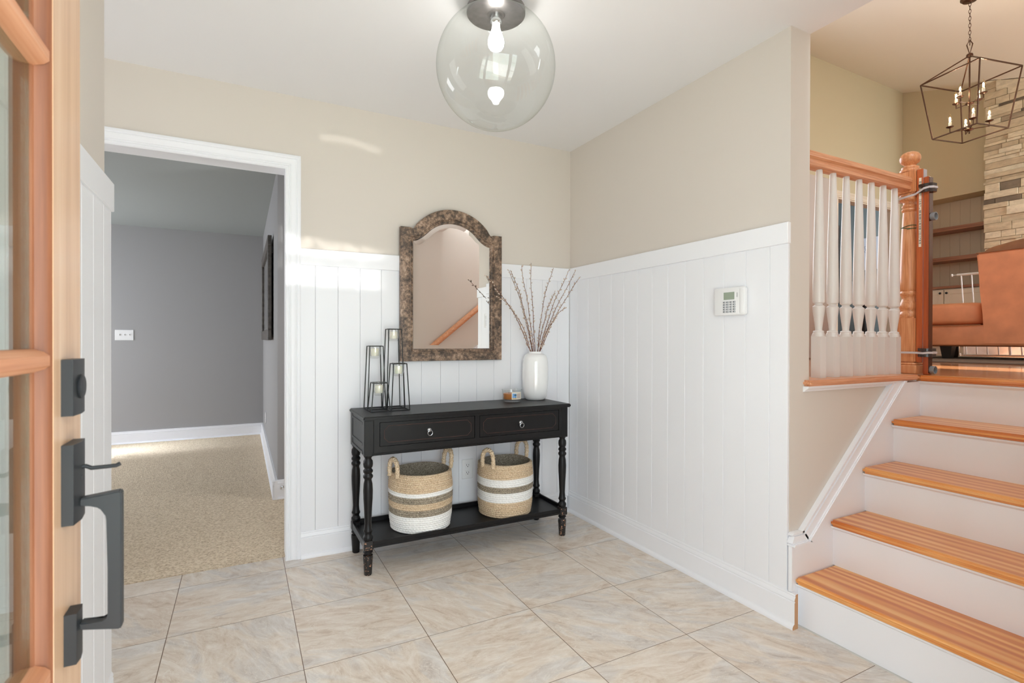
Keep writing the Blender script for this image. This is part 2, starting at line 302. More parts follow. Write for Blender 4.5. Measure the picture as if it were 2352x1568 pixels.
# ------------------------------------------------------------------ mesh helpers
OFF = {}
def bm_(): return bmesh.new()
def box(bm, x0, x1, y0, y1, z0, z1, bev=0.0, seg=1, mi=0):
    x0, x1 = min(x0, x1), max(x0, x1); y0, y1 = min(y0, y1), max(y0, y1); z0, z1 = min(z0, z1), max(z0, z1)
    vs = [bm.verts.new(p) for p in ((x0, y0, z0), (x1, y0, z0), (x1, y1, z0), (x0, y1, z0), (x0, y0, z1), (x1, y0, z1), (x1, y1, z1), (x0, y1, z1))]
    fs = [bm.faces.new([vs[i] for i in q]) for q in ((0, 3, 2, 1), (4, 5, 6, 7), (0, 1, 5, 4), (1, 2, 6, 5), (2, 3, 7, 6), (3, 0, 4, 7))]
    for f in fs: f.material_index = mi
    if bev:
        es = set(e for f in fs for e in f.edges)
        bmesh.ops.bevel(bm, geom=list(es), offset=bev, segments=seg, affect='EDGES', clamp_overlap=True, material=mi if mi else -1)
    return vs
def lathe(bm, prof, cx=0, cy=0, cz=0, n=32, axis='z', caps=True, mi=0):
    rings = []
    for r, h in prof:
        ring = []
        for i in range(n):
            a = 2*PI*i/n; c, s = r*math.cos(a), r*math.sin(a)
            p = {'z': (cx+c, cy+s, cz+h), 'x': (cx+h, cy+c, cz+s), 'y': (cx+s, cy+h, cz+c)}[axis]
            ring.append(bm.verts.new(p))
        rings.append(ring)
    for A, B in zip(rings, rings[1:]):
        for i in range(n):
            j = (i+1) % n; f = bm.faces.new((A[i], A[j], B[j], B[i])); f.material_index = mi
    if caps:
        if prof[0][0] > 1e-5: bm.faces.new(rings[0][::-1]).material_index = mi
        if prof[-1][0] > 1e-5: bm.faces.new(rings[-1]).material_index = mi
def tube(bm, pts, r, n=8, closed=False, square=False, rfun=None, mi=0):
    pts = [Vector(p) for p in pts]; rings = []; k = len(pts)
    prev = None
    for i, p in enumerate(pts):
        if closed: d = pts[(i+1) % k]-pts[i-1]
        elif i == 0: d = pts[1]-p
        elif i == k-1: d = p-pts[i-1]
        else: d = (pts[i+1]-p).normalized()+(p-pts[i-1]).normalized()
        d.normalize()
        if prev is None:
            up = Vector((0, 0, 1)) if abs(d.z) < 0.9 else Vector((1, 0, 0))
            a = d.cross(up).normalized()
        else:
            a = (prev-d*prev.dot(d)).normalized()
        prev = a; b = d.cross(a).normalized()
        ring = []
        for j in range(n):
            t = 2*PI*(j+(0.5 if square else 0))/n; R = r if rfun is None else rfun(i, t)
            ring.append(bm.verts.new(p+a*math.cos(t)*R+b*math.sin(t)*R))
        rings.append(ring)
    pairs = list(zip(rings, rings[1:]))+([(rings[-1], rings[0])] if closed else [])
    for A, B in pairs:
        for j in range(n):
            q = (j+1) % n; f = bm.faces.new((A[j], A[q], B[q], B[j])); f.material_index = mi
    if not closed:
        bm.faces.new(rings[0][::-1]).material_index = mi; bm.faces.new(rings[-1]).material_index = mi
def bar(bm, a, b, w):                                  # square bar of side w
    tube(bm, [a, b], w*0.7071, 4, square=True)
def prism(bm, outline, axis, a, b, mi=0):              # outline in the plane across axis: x -> (y,z), y -> (x,z), z -> (x,y)
    def P(p, t): return {'x': (t, p[0], p[1]), 'y': (p[0], t, p[1]), 'z': (p[0], p[1], t)}[axis]
    A = [bm.verts.new(P(p, a)) for p in outline]; B = [bm.verts.new(P(p, b)) for p in outline]; n = len(A)
    bm.faces.new(A).material_index = mi; bm.faces.new(B[::-1]).material_index = mi
    for i in range(n):
        j = (i+1) % n; bm.faces.new((A[j], A[i], B[i], B[j])).material_index = mi
def O(name, bm, m, parent=None, smooth=35, kind=None, label=None, cat=None, group=None, origin=None):
    bmesh.ops.recalc_face_normals(bm, faces=bm.faces)
    off = OFF[parent.name] if parent else (Vector(origin) if origin else None)
    if off is None:
        vs = [v.co for v in bm.verts]
        off = Vector((sum((min(v[i] for v in vs), max(v[i] for v in vs)))/2 for i in range(2)))
        off = Vector((off[0], off[1], min(v.z for v in vs)))
    bmesh.ops.translate(bm, verts=bm.verts, vec=-off)
    me = bpy.data.meshes.new(name); bm.to_mesh(me); bm.free()
    for mm in (m if isinstance(m, (list, tuple)) else [m]): me.materials.append(mm)
    if smooth:
        for p in me.polygons: p.use_smooth = True
        me.set_sharp_from_angle(angle=math.radians(smooth))
    o = bpy.data.objects.new(name, me); COL.objects.link(o)
    if parent: o.parent = parent
    else: o.location = off
    OFF[o.name] = off
    if kind: o['kind'] = kind
    if label: o['label'] = label
    if cat: o['category'] = cat
    if group: o['group'] = group
    return o
def thing(name, loc, label, cat=None, group=None, kind=None):
    o = bpy.data.objects.new(name, None); COL.objects.link(o); o.location = loc; o.empty_display_size = 0.05
    OFF[o.name] = Vector(loc); o['label'] = label
    if cat: o['category'] = cat
    if group: o['group'] = group
    if kind: o['kind'] = kind
    return o
def B(*a, **k):
    bm = bm_(); box(bm, *a, **k); return bm
def S(name, bm, m, label=None, parent=None, smooth=35): return O(name, bm, m, parent, smooth, kind=None if parent else 'structure', label=label)

YE = -1.618; T = 0.127; CH = 2.465
# ================================================================== THE SETTING
S('floor', B(-3.4, 0.02, -3.12, 0.048, -0.12, 0.0), M['tile'], 'beige stone look tile floor of the entry hall')
S('floor_under_stairs', B(0.02, 7.6, -3.12, YE, -0.12, -0.0005), M['ext'])
S('floor', B(-5.3, 0.6, 0.05, 4.3, -0.12, 0.004), M['carpet'], 'tan looped carpet of the grey room')
bm = bm_()
box(bm, 1.0, 7.6, -3.12, YE+0.02, 0.9, 0.998); box(bm, T, 7.6, YE+0.02, 1.02, 0.9, 0.998); box(bm, 4.4, 12.5, 1.02, 5.2, 0.9, 0.998)
S('floor', bm, M['hard'], 'glossy hardwood floor of the upper level')
S('ceiling', B(-3.4, T, -3.12, 0.12, CH, CH+0.06), M['ceiling'], 'white entry hall ceiling')
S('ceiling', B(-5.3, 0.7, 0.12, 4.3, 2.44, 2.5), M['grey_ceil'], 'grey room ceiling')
def zc(y): return 4.692-0.33*(1.02-y)
bm = bm_(); prism(bm, [(-3.12, zc(-3.12)), (1.14, zc(1.14)), (1.14, zc(1.14)+0.08), (-3.12, zc(-3.12)+0.08)], 'x', 0.0, 7.6)
S('ceiling', bm, M['ceiling_warm'], 'sloped ceiling of the upper room')
S('ceiling', B(4.4, 12.5, 1.14, 5.2, 4.6, 4.7), M['ceiling'])

# wall with the mirror (doorway at its left end)
DX0, DX1, DZ = -2.72, -1.785, 2.083
bm = bm_(); box(bm, DX1, 0.0, 0.0, 0.12, 0, CH); box(bm, DX0, DX1, 0.0, 0.12, DZ, CH); box(bm, -3.4, DX0, 0.0, 0.12, 0, CH)
S('wall_back', bm, M['paint'])
bm = bm_(); prism(bm, [(YE, 0.0), (1.02, 0.0), (1.02, 4.9), (YE, 4.9)], 'x', 0.0, T)
S('wall_right', bm, M['paint'])
S('wall_stair', B(0.0, T, -3.12, YE, CH+0.001, 4.9), M['paint_warm'])
S('wall_knee', B(T, 0.99, YE, YE+0.1, 0.0, 0.978), M['paint'])
bm = bm_(); box(bm, -2.505, -2.387, -3.12, -0.967, 0, CH); box(bm, -3.4, -2.505, -1.08, -0.967, 0, CH)
S('wall_left', bm, M['paint'])
S('wall_far_left', B(-3.52, -3.4, -3.12, 0.12, 0, CH), M['paint'])
# front wall: entry doorway beside the camera, sidelight windows, stair wall, living room windows
FY0, FY1 = -3.12, -2.965
bm = bm_()
for (x0, x1, z0, z1) in ((-3.5, -2.30, 0, CH), (-2.30, -1.24, 2.06, CH), (-1.24, -1.12, 0, CH), (-1.12, -0.74, 0, 0.25), (-1.12, -0.74, 2.15, CH), (-0.74, 0.0, 0, CH)):
    box(bm, x0, x1, FY0, FY1, z0, z1)
S('wall_front', bm, M['paint'])
bm = bm_()
for (x0, x1, z0, z1) in ((0.0, 1.72, 0, 3.6), (1.72, 2.28, 0, 1.9), (1.72, 2.28, 3.0, 3.6), (2.28, 4.6, 0, 3.6), (4.6, 6.9, 0, 1.9), (4.6, 6.9, 3.25, 3.6), (6.9, 7.6, 0, 3.6)):
    box(bm, x0, x1, FY0, FY1, z0, z1)
S('wall_stair_front', bm, M['paint'])
def window(name, x0, x1, z0, z1, nx, nz):
    w = thing(name, ((x0+x1)/2, FY0+0.06, z0), 'white framed window in the front wall', kind='structure')
    bm = bm_(); f = 0.05
    for b_ in ((x0, x1, z0, z0+f), (x0, x1, z1-f, z1), (x0, x0+f, z0, z1), (x1-f, x1, z0, z1)): box(bm, b_[0], b_[1], FY0+0.03, FY0+0.09, b_[2], b_[3])
    for i in range(1, nx): xx = x0+(x1-x0)*i/nx; box(bm, xx-0.01, xx+0.01, FY0+0.045, FY0+0.075, z0, z1)
    for i in range(1, nz): zz = z0+(z1-z0)*i/nz; box(bm, x0, x1, FY0+0.045, FY0+0.075, zz-0.01, zz+0.01)
    O('window_frame', bm, M['white'], w); O('window_pane', B(x0+f, x1-f, FY0+0.058, FY0+0.062, z0+f, z1-f), M['glass'], w)
window('window_1', -1.12, -0.74, 0.25, 2.15, 1, 4)
window('window_2', 4.6, 6.9, 1.9, 3.25, 6, 3)
window('window_3', 1.72, 2.28, 1.9, 3.0, 1, 1)
S('ground', B(-14, 16, -30, -3.2, -0.3, -0.2), M['lawn'])
S('floor_porch', B(-4.5, 1.2, -7.0, -3.12, -0.2, -0.02), M['ext'])
S('sun_block_roof', B(-4.5, 1.25, -7.0, -3.13, 2.72, 2.80), M['ext'])  # unseen roof added to keep the sun out of the entry

# wainscot boards, caps, baseboards
def boards(plane, start, stop, phase, z0, z1, t0, t1, step=0.1188, g=0.0010):
    bm = bm_(); ks = []; k = math.floor((start-phase)/step)-1
    edges = [start]
    while True:
        e = phase+k*step
        if e >= stop: break
        if e > start+0.004: edges.append(e)
        k += 1
    edges.append(stop)
    for a, b in zip(edges, edges[1:]):
        a += g*0.5; b -= g*0.5
        if b-a < 0.006: continue
        v = 0.0013; lo, hi = min(t0, t1), max(t0, t1); front = t1; back = t0; s = 1 if front > back else -1
        ol = [(a, back), (b, back), (b, front-s*v), (b-v, front), (a+v, front), (a, front-s*v)]
        if plane == 'y': prism(bm, ol, 'z', z0, z1)
        else: prism(bm, [(q, p) for p, q in ol], 'z', z0, z1)
    return bm
CAPZ = 1.657
w = thing('trim_1', (-0.9, 0, 0), 'white board wainscot under the mirror', kind='structure')
O('wainscot_boards', boards('y', -1.729, -0.0121, -0.110, 0.10, 1.58, -0.0005, -0.012), M['white2'], w)
O('wainscot_cap', B(-1.729, -0.0005, -0.022, -0.0005, 1.569, CAPZ, bev=0.002), M['white'], w)
w = thing('trim_2', (0, -0.8, 0), 'white board wainscot on the right wall', kind='structure')
O('wainscot_boards', boards('x', YE+0.001, -0.0125, -0.108, 0.10, 1.58, -0.0005, -0.012), M['white2'], w)
O('wainscot_cap', B(-0.022, -0.0005, YE-0.004, -0.0225, 1.569, CAPZ, bev=0.002), M['white'], w)
w = thing('trim_3', (-2.387, -2, 0), 'white board wainscot behind the open front door', kind='structure')
O('wainscot_boards', boards('x', -2.9, -0.969, -1.0705+0.0, 0.10, 1.58, -2.3865, -2.3695), M['white2'], w)
O('wainscot_cap', B(-2.3865, -2.362, -2.93, -0.966, 1.569, CAPZ, bev=0.002), M['white'], w)
BP = [(0.0, 0.0), (0.034, 0.0), (0.034, 0.008), (0.031, 0.015), (0.026, 0.020), (0.0215, 0.022), (0.0215, 0.106), (0.0175, 0.110), (0.0215, 0.114), (0.0205, 0.120), (0.0150, 0.131), (0.0165, 0.134), (0.0150, 0.140), (0.0, 0.141)]
def baseb(name, axis, plane, a, b, sgn, z=0.0, m='white', parent=None, sc_=1.0, lab=None):
    bm = bm_(); ol = [(plane+sgn*p*sc_, z+q) for p, q in BP]
    prism(bm, ol, axis, a, b); return S(name, bm, M[m], lab, parent)
baseb('baseboard_back', 'x', -0.0005, -1.728, -0.0345, -1)
brr = baseb('baseboard_right', 'y', -0.0005, YE-0.040, -0.0005, -1)
baseb('raw_end', 'y', -0.0005, YE-0.0405, YE-0.0402, -1, m='mdf', parent=brr)
baseb('baseboard_left', 'y', -2.3865, -2.9, -0.969, 1)
# doorway casing swept with mitred corners
def casing(name, x0, x1, z1, y, w=0.076):
    prof = [(0, 0.0), (0, 0.011), (0.004, 0.015), (0.010, 0.012), (0.014, 0.012), (0.016, 0.015), (0.020, 0.012), (0.024, 0.016), (0.030, 0.013), (0.040, 0.013), (0.048, 0.016), (0.054, 0.020), (0.058, 0.017), (0.062, 0.021), (0.070, 0.022), (w, 0.019), (w, 0.0)]
    bm = bm_(); path = []
    for (px, pz, dx, dz) in ((x0, 0.0, -1, 0), (x0, z1, -1, 1), (x1, z1, 1, 1), (x1, 0.0, 1, 0)):
        path.append([bm.verts.new((px+dx*u, y-v, pz+dz*u)) for u, v in prof])
    n = len(prof)
    for A, Bb in zip(path, path[1:]):
        for i in range(n):
            j = (i+1) % n; bm.faces.new((A[i], A[j], Bb[j], Bb[i]))
    bm.faces.new(path[0][::-1]); bm.faces.new(path[-1])
    return bm
dr = thing('door_2', (-2.25, 0.06, 0), 'white cased doorway to the grey room', kind='structure')
O('casing', casing('c', DX0-0.01, -1.8035, 2.069, -0.0005), M['white'], dr)
bm = bm_(); box(bm, -1.8, DX1-0.0005, 0.0005, 0.121, 0.0, 2.083); box(bm, DX0, -1.8, 0.0005, 0.121, 2.072, 2.0825); box(bm, DX0+0.0005, DX0+0.015, 0.0005, 0.121, 0.0, 2.072)
O('jamb', bm, M['white'], dr)

# grey carpeted room
S('wall_grey_back', B(-5.3, -1.6, 4.13, 4.25, 0, 2.44), M['grey'])
bm = bm_(); box(bm, -1.775, -0.3, 1.18, 4.13, 0, 2.44)
S('wall_grey_right', bm, M['grey'])
bm = bm_(); box(bm, -0.4, -0.3, 0.12, 1.18, 0, 2.44)
S('wall_grey_nook', bm, M['grey'])
bm = bm_(); box(bm, -5.3, -5.2, 0.0, 2.0, 0, 2.44); box(bm, -5.3, -5.2, 3.8, 4.25, 0, 2.44); box(bm, -5.3, -5.2, 2.0, 3.8, 0, 0.4); box(bm, -5.3, -5.2, 2.0, 3.8, 2.0, 2.44); box(bm, -5.3, -3.4, 0.0, 0.12, 0, 2.44)
S('wall_grey_left', bm, M['grey'])
baseb('baseboard_grey_back', 'x', 4.1295, -5.2, -1.776, -1)
baseb('baseboard_grey_right', 'y', -1.7755, 1.145, 4.1, -1)
baseb('baseboard_grey_nook', 'x', 1.1795, -1.809, -0.41, -1)

# upper level walls
bm = bm_()
OX0, OX1, OZ = 4.80, 6.16, 3.012
box(bm, T, OX0, 1.02, 1.14, 0.998, 4.8); box(bm, OX1, 6.9, 1.02, 1.14, 0.998, 4.8); box(bm, OX0, OX1, 1.02, 1.14, OZ, 4.8)
S('wall_upper_back', bm, M['paint_warm'])
cw = thing('door_3', (5.5, 1.02, 1.0), 'cased opening to the blue grey room', kind='structure')
bm = casing('c', OX0, OX1, OZ, 1.0195, 0.085)
O('casing', bm, M['rail_grey'], cw)
bm = bm_(); box(bm, OX0+0.0005, OX0+0.014, 1.02, 1.14, 0.999, OZ); box(bm, OX1-0.014, OX1-0.0005, 1.02, 1.14, 0.999, OZ); box(bm, OX0+0.014, OX1-0.014, 1.02, 1.14, OZ-0.014, OZ-0.0005)
O('jamb', bm, M['rail_grey'], cw)
XD = 6.34; NY0, NY1, NZ = 0.02, 0.94, 3.075
bm = bm_(); box(bm, XD, 6.9, NY1, 1.02, 0.998, 4.8); box(bm, XD, 6.9, NY0, NY1, NZ, 4.8); box(bm, XD, 6.9, -3.12, NY0, 0.998, 4.8); box(bm, 6.66, 6.9, NY0, NY1, 0.998, NZ)
S('wall_upper_right', bm, M['paint_warm'])
S('wall_partition', B(2.3, 3.05, 0.05, 0.72, 0.999, 2.735, bev=0.01), mat('pale_grey_panel', rgb(196, 188, 184), 0.3), 'pale partition seen between the balusters')
bm = bm_(); box(bm, 4.4, 9.1, 5.2, 5.3, 0.99, 4.6); box(bm, 9.0, 9.1, 1.14, 5.2, 0.99, 4.6); box(bm, 4.3, 4.4, 1.14, 5.2, 0.99, 4.6); box(bm, 6.9, 9.1, 1.02, 1.14, 0.99, 4.6)
S('wall_blue_room', bm, M['blue'])

# ================================================================== STAIRS
RUN = 0.2358
stair = thing('staircase', (0.6, -2.3, 0), 'white staircase with orange pine treads climbing to the upper level', 'stairs')
YS = YE-0.021; YR = FY1+0.022
for i in range(5):
    nx = 0.004+i*RUN*1.003; z = 0.2*(i+1)
    if i == 4: nx = 0.953
    x1 = nx+0.290 if i < 4 else nx+0.10
    bm = B(nx, x1, YR, YS+0.0008, z-0.028, z, bev=0.010, seg=3)
    O('tread', bm, M['pine'], stair)
    rx = nx+0.027
    bm = B(rx, rx+0.018, YR, YS+0.0008, z-0.2 if i else 0.0005, z-0.0285)
    prism(bm, [(rx, z-0.029), (rx-0.016, z-0.029), (rx-0.015, z-0.036), (rx-0.006, z-0.042), (rx, z-0.046)], 'y', YR, YS+0.0008)
    O('riser', bm, M['white'], stair)
def skirt(y0, y1):
    bm = bm_()
    prism(bm, [(0.0165, 0.0005), (0.03, 0.0005), (1.0, 0.90), (1.0, 0.969), (0.815, 0.969), (0.095, 0.332), (0.012, 0.332), (0.012, 0.0005)], 'y', y0, y1)
    return bm
bm = bm_(); prism(bm, [(-0.0005, 0.0005), (0.03, 0.0005), (1.0, 0.72), (1.0, 0.968), (0.828, 0.968), (0.105, 0.328), (-0.0005, 0.328)], 'y', YE-0.0205, YE-0.0005)
O('skirt_board', bm, M['white'], stair)
def mould_band(bm, p0, p1, w, y0, steps):               # stepped moulding between two points, thickness stepping towards the room
    d = Vector((p1[0]-p0[0], p1[1]-p0[1])).normalized(); nrm = Vector((-d.y, d.x))
    n0 = 0.0
    for (a, b, t) in steps:
        ta = (0.9770-(p0[1]+nrm.y*a))/d.y; tb = (0.9770-(p0[1]+nrm.y*b))/d.y
        o = [(p0[0]+nrm.x*a, p0[1]+nrm.y*a), (p0[0]+nrm.x*a+d.x*ta, 0.9770), (p0[0]+nrm.x*b+d.x*tb, 0.9770), (p0[0]+nrm.x*b, p0[1]+nrm.y*b)]
        prism(bm, o, 'y', y0-t, y0)
bm = bm_()
# sloped cap on the skirt, with short level return at the foot
st = [(0.0, 0.010, 0.034), (0.010, 0.014, 0.030), (0.014, 0.046, 0.024), (0.046, 0.052, 0.018), (0.052, 0.062, 0.022)]
mould_band(bm, (0.096, 0.3315), (0.826, 0.970), 0.06, YE-0.0005, st)
def ext_return():
    for a, b, t in st:
        k = 0.84
        prism(bm, [(-0.014, 0.3285+a*k), (0.106-a*0.62, 0.3285+a*k), (0.106-b*0.62, 0.3285+b*k), (-0.010+b*0.2, 0.3285+b*k)], 'y', YE-t-0.0005, YE-0.0005)
ext_return()
O('skirt_moulding', bm, M['white'], stair)
O('skirt_end', B(-0.0125, -0.0007, YE-0.021, YE-0.0045, 0.142, 0.328, bev=0.001), M['white'], stair)
bm = bm_(); prism(bm, [(0.0, 0.0005), (1.0, 0.85), (1.3, 1.0), (1.3, 1.12), (0.95, 1.12), (0.0, 0.33)], 'y', FY1+0.0005, FY1+0.0215)
O('skirt_board', bm, M['white'], stair)

# ledge under the balustrade
bal = thing('balustrade', (0.55, YE+0.06, 1.0), 'white turned balusters under an oak handrail ending at a ball-topped newel post', 'balustrade')
bm = B(0.088, 0.9525, YE-0.034, YE+0.13, 0.9785, 1.0035, bev=0.008, seg=3)
O('shoe_board', bm, M['oak_x'], bal)
bm = bm_(); prism(bm, [(YE-0.0006, 0.9782), (YE-0.026, 0.9782), (YE-0.024, 0.970), (YE-0.012, 0.962), (YE-0.010, 0.956), (YE-0.0006, 0.954)], 'x', 0.086, 0.80)
O('shoe_moulding', bm, M['white'], bal)
bprof = [(0.0125, 0.205), (0.0215, 0.206), (0.0225, 0.210), (0.020, 0.2135), (0.0145, 0.215), (0.0138, 0.222), (0.0165, 0.245), (0.0205, 0.275), (0.0235, 0.300), (0.0250, 0.318), (0.0250, 0.322), (0.0195, 0.3265), (0.0155, 0.330), (0.0155, 0.334), (0.0180, 0.3365), (0.0235, 0.340), (0.0248, 0.348), (0.0245, 0.40), (0.0222, 0.55), (0.0185, 0.72), (0.0150, 0.86), (0.0130, 0.936)]
for i in range(7):
    x = 0.2885+i*0.1025; y = YE+0.060; w = 0.0215
    bm = bm_()
    lo = [bm.verts.new((x+a*w, y+b*w, 1.0037)) for a, b in ((-1, -1), (1, -1), (1, 1), (-1, 1))]
    up = [bm.verts.new((x+a*w, y+b*w, 1.188)) for a, b in ((-1, -1), (1, -1), (1, 1), (-1, 1))]
    n = 32; ring = []
    bm.faces.new(lo[::-1])
    for q in range(4): bm.faces.new((lo[q], lo[(q+1) % 4], up[(q+1) % 4], up[q]))
    up = [bm.verts.new(v.co) for v in up]
    # lamb's-tongue shoulder from square to circle
    ringv = [bm.verts.new((x+0.0215*math.cos(-0.75*PI+2*PI*k/n), y+0.0215*math.sin(-0.75*PI+2*PI*k/n), 1.207)) for k in range(n)]
    for q in range(4):
        seg = [ringv[(q*8+k) % n] for k in range(9)]
        mid = bm.verts.new(((up[q].co.x+up[(q+1) % 4].co.x)/2, (up[q].co.y+up[(q+1) % 4].co.y)/2, 1.198))
        bm.faces.new((up[q], mid, up[(q+1) % 4]))
        for k in range(4): bm.faces.new((up[q], seg[k+1], seg[k]) if k < 3 else (up[q], mid, seg[4], seg[3]))
        for k in range(4, 8): bm.faces.new((up[(q+1) % 4], seg[k+1], seg[k]) if k > 4 else (mid, up[(q+1) % 4], seg[5], seg[4]))
    lathe(bm, bprof, x, y, 1.0, n)
    O('baluster', bm, M['baluster'], bal, smooth=30)
# handrail
hp = [(-0.026, 0.0), (-0.020, -0.004), (0.020, -0.004), (0.026, 0.0), (0.026, 0.012), (0.021, 0.018), (0.023, 0.028), (0.031, 0.036), (0.033, 0.048), (0.028, 0.060), (0.016, 0.067), (0.0, 0.069), (-0.016, 0.067), (-0.028, 0.060), (-0.033, 0.048), (-0.031, 0.036), (-0.023, 0.028), (-0.021, 0.018), (-0.026, 0.012)]
bm = bm_(); prism(bm, [(YE+0.06+a, 1.936+b) for a, b in hp], 'x', T+0.006, 1.0035)
hr = O('handrail', bm, M['oak_x'], bal)
O('rosette', B(T+0.0005, T+0.006, YE+0.02, YE+0.10, 1.93, 2.015), M['blackm'], hr)
# newel post
nx, ny, nw = 1.049, YE+0.060, 0.045
bm = bm_()
box(bm, nx-0.057, nx+0.057, ny-0.057, ny+0.057, 1.0037, 1.047, bev=0.003); box(bm, nx-0.051, nx+0.051, ny-0.051, ny+0.051, 1.047, 1.058, bev=0.004)
box(bm, nx-nw, nx+nw, ny-nw, ny+nw, 1.058, 1.292, bev=0.007, seg=2)
box(bm, nx-nw, nx+nw, ny-nw, ny+nw, 1.918, 2.036, bev=0.006, seg=2)
lathe(bm, [(0.038, 1.285), (0.043, 1.300), (0.0430, 1.308), (0.040, 1.316), (0.0365, 1.320), (0.0365, 1.327), (0.0405, 1.333), (0.0435, 1.345), (0.0425, 1.358), (0.036, 1.372), (0.033, 1.384), (0.0345, 1.395), (0.0405, 1.403), (0.0435, 1.411), (0.042, 1.419), (0.038, 1.424), (0.0420, 1.430), (0.0425, 1.47), (0.0412, 1.55), (0.0375, 1.68), (0.0325, 1.79), (0.0298, 1.829), (0.0330, 1.833), (0.0365, 1.840), (0.0345, 1.847), (0.0300, 1.851), (0.0345, 1.857), (0.0350, 1.862), (0.0300, 1.868), (0.0285, 1.876), (0.0320, 1.884), (0.0420, 1.890), (0.0440, 1.896), (0.0410, 1.903), (0.0390, 1.906), (0.0440, 1.913), (0.0445, 1.918)], nx, ny, 0, 40)
lathe(bm, [(0.044, 2.034), (0.0455, 2.040), (0.0440, 2.046), (0.0360, 2.050), (0.0385, 2.056), (0.0370, 2.061), (0.0270, 2.065), (0.0235, 2.070), (0.0285, 2.076), (0.0390, 2.085), (0.0445, 2.097), (0.0455, 2.107), (0.0430, 2.119), (0.0350, 2.131), (0.0220, 2.138), (0.008, 2.1405), (0.0, 2.141)], nx, ny, 0, 40)
nwl = O('newel_post', bm, M['oak_z'], bal, smooth=40)
bm = bm_(); tube(bm, [(nx+0.037*math.cos(a), ny+0.037*math.sin(a), 1.755+0.004*math.sin(a*2)) for a in [2*PI*k/24 for k in range(24)]], 0.0016, 6, closed=True)
tube(bm, [(nx+0.037*math.cos(a), ny+0.037*math.sin(a), 1.752-0.010*max(0, math.cos(a-3.9))) for a in [2*PI*k/24 for k in range(24)]], 0.0016, 6, closed=True)
tube(bm, [(nx-0.030, ny-0.024, 1.742), (nx-0.046, ny-0.022, 1.738), (nx-0.058, ny-0.014, 1.734)], 0.0016, 6)
O('wire_tie', bm, M['green'], nwl, label='green wire tie')

# wooden safety gate folded against the newel
gate = thing('wooden_safety_gate', (1.15, YE, 1.0), 'narrow cherry wood safety gate strapped beside the oak newel post', 'safety gate')
O('hinge_rail', B(1.0090, 1.0450, -1.6330, -1.6045, 1.062, 2.030, bev=0.003), M['cherry'], gate)
O('edge_strip', B(1.0125, 1.0425, -1.6350, -1.6332, 1.062, 2.027), M['silver_pl'], gate, label='silver edge strip')
O('gate_rail', B(1.0090, 1.0490, -1.6580, -1.6345, 1.0005, 1.985, bev=0.003), M['cherry'], gate)
O('edge_strip', B(1.0110, 1.0470, -1.6595, -1.6582, 1.0105, 1.982), M['dark_edge'], gate, label='glossy dark edge')
st_ = O('warning_sticker', B(1.0080, 1.0089, -1.6270, -1.6160, 1.64, 1.985), M['label'], gate, label='white strip with fine print')
bm = bm_()
z = 1.655
while z < 1.965:
    h = rnd.uniform(0.004, 0.016)
    for yy in (-1.6255, -1.6225, -1.6195):
        if rnd.random() < 0.8: box(bm, 1.0073, 1.0079, yy, yy+0.0014, z, z+h)
    z += h+rnd.uniform(0.002, 0.006)
O('fine_print', bm, M['slot'], st_)
for zc_ in (1.928, 1.110):
    bm = bm_()
    for dz in (0.008, -0.020):
        prism(bm, [(0.999, -1.618), (0.997, -1.640), (1.002, -1.661), (1.014, -1.672), (1.046, -1.676), (1.058, -1.668), (1.060, -1.622), (1.046, -1.618)], 'z', zc_+dz, zc_+dz+0.014)
    box(bm, 1.0000, 1.0095, -1.655, -1.630, zc_-0.006, zc_+0.008)
    c = O('hinge_clamp', bm, M['clamp'], gate)
    bm = bm_()
    zl = zc_-0.034 if zc_ > 1.5 else zc_
    pts = [(0.9985, -1.6055, zl+0.012 if zc_ > 1.5 else zl), (0.996, -1.6420, zc_-0.002), (1.001, -1.6635, zc_+0.001), (1.014, -1.6755, zc_+0.001), (1.047, -1.6795, zc_+0.001), (1.0625, -1.670, zc_+0.001), (1.0625, -1.618, zc_+0.001), (1.104, -1.5060, zl), (0.992, -1.5060, zl)]
    P = [Vector(p) for p in pts]
    for a, b in zip(P, P[1:]+P[:1]):
        d = (b-a); nn = Vector((d.y, -d.x, 0)).normalized()*0.0008; h = Vector((0, 0, 0.005))
        vs = [bm.verts.new(q) for q in (a-nn-h, b-nn-h, b+nn-h, a+nn-h, a-nn+h, b-nn+h, b+nn+h, a+nn+h)]
        for q in ((0, 3, 2, 1), (4, 5, 6, 7), (0, 1, 5, 4), (1, 2, 6, 5), (2, 3, 7, 6), (3, 0, 4, 7)): bm.faces.new([vs[i] for i in q])
    O('strap', bm, M['strap'], gate, label='clear plastic strap')
for z in (1.785, 1.0255):
    bm = bm_(); lathe(bm, [(0.0, 0.0), (0.018, 0.0), (0.020, -0.003), (0.020, -0.020), (0.017, -0.020), (0.0165, -0.004), (0.0, -0.004)], 1.031, -1.6597, z, 28, axis='y')
    O('rubber_cup', bm, M['cup'], gate, label='grey rubber wall cup')

# stair wall handrail (seen in the mirror)
hr2 = thing('wall_handrail', (0.6, FY1+0.07, 1.2), 'round-edged oak handrail on the stair wall, seen in the mirror', 'handrail')
x0, x1 = -0.35, 1.15; sl = 0.80
P0 = Vector((x0, FY1+0.07, 1.61+sl*(x0-0.617))); P1 = Vector((x1, FY1+0.07, 1.61+sl*(x1-0.617)))
bm = bm_(); tube(bm, [P0, P1], 0.034, 12); O('rail', bm, M['oak_x'], hr2)
for t_ in (0.15, 0.85):
    q = P0.lerp(P1, t_); bm = bm_(); tube(bm, [(q.x, FY1+0.002, q.z-0.09), (q.x, FY1+0.05, q.z-0.085), (q.x, FY1+0.07, q.z-0.03)], 0.007, 8); O('bracket', bm, M['nickel'], hr2)

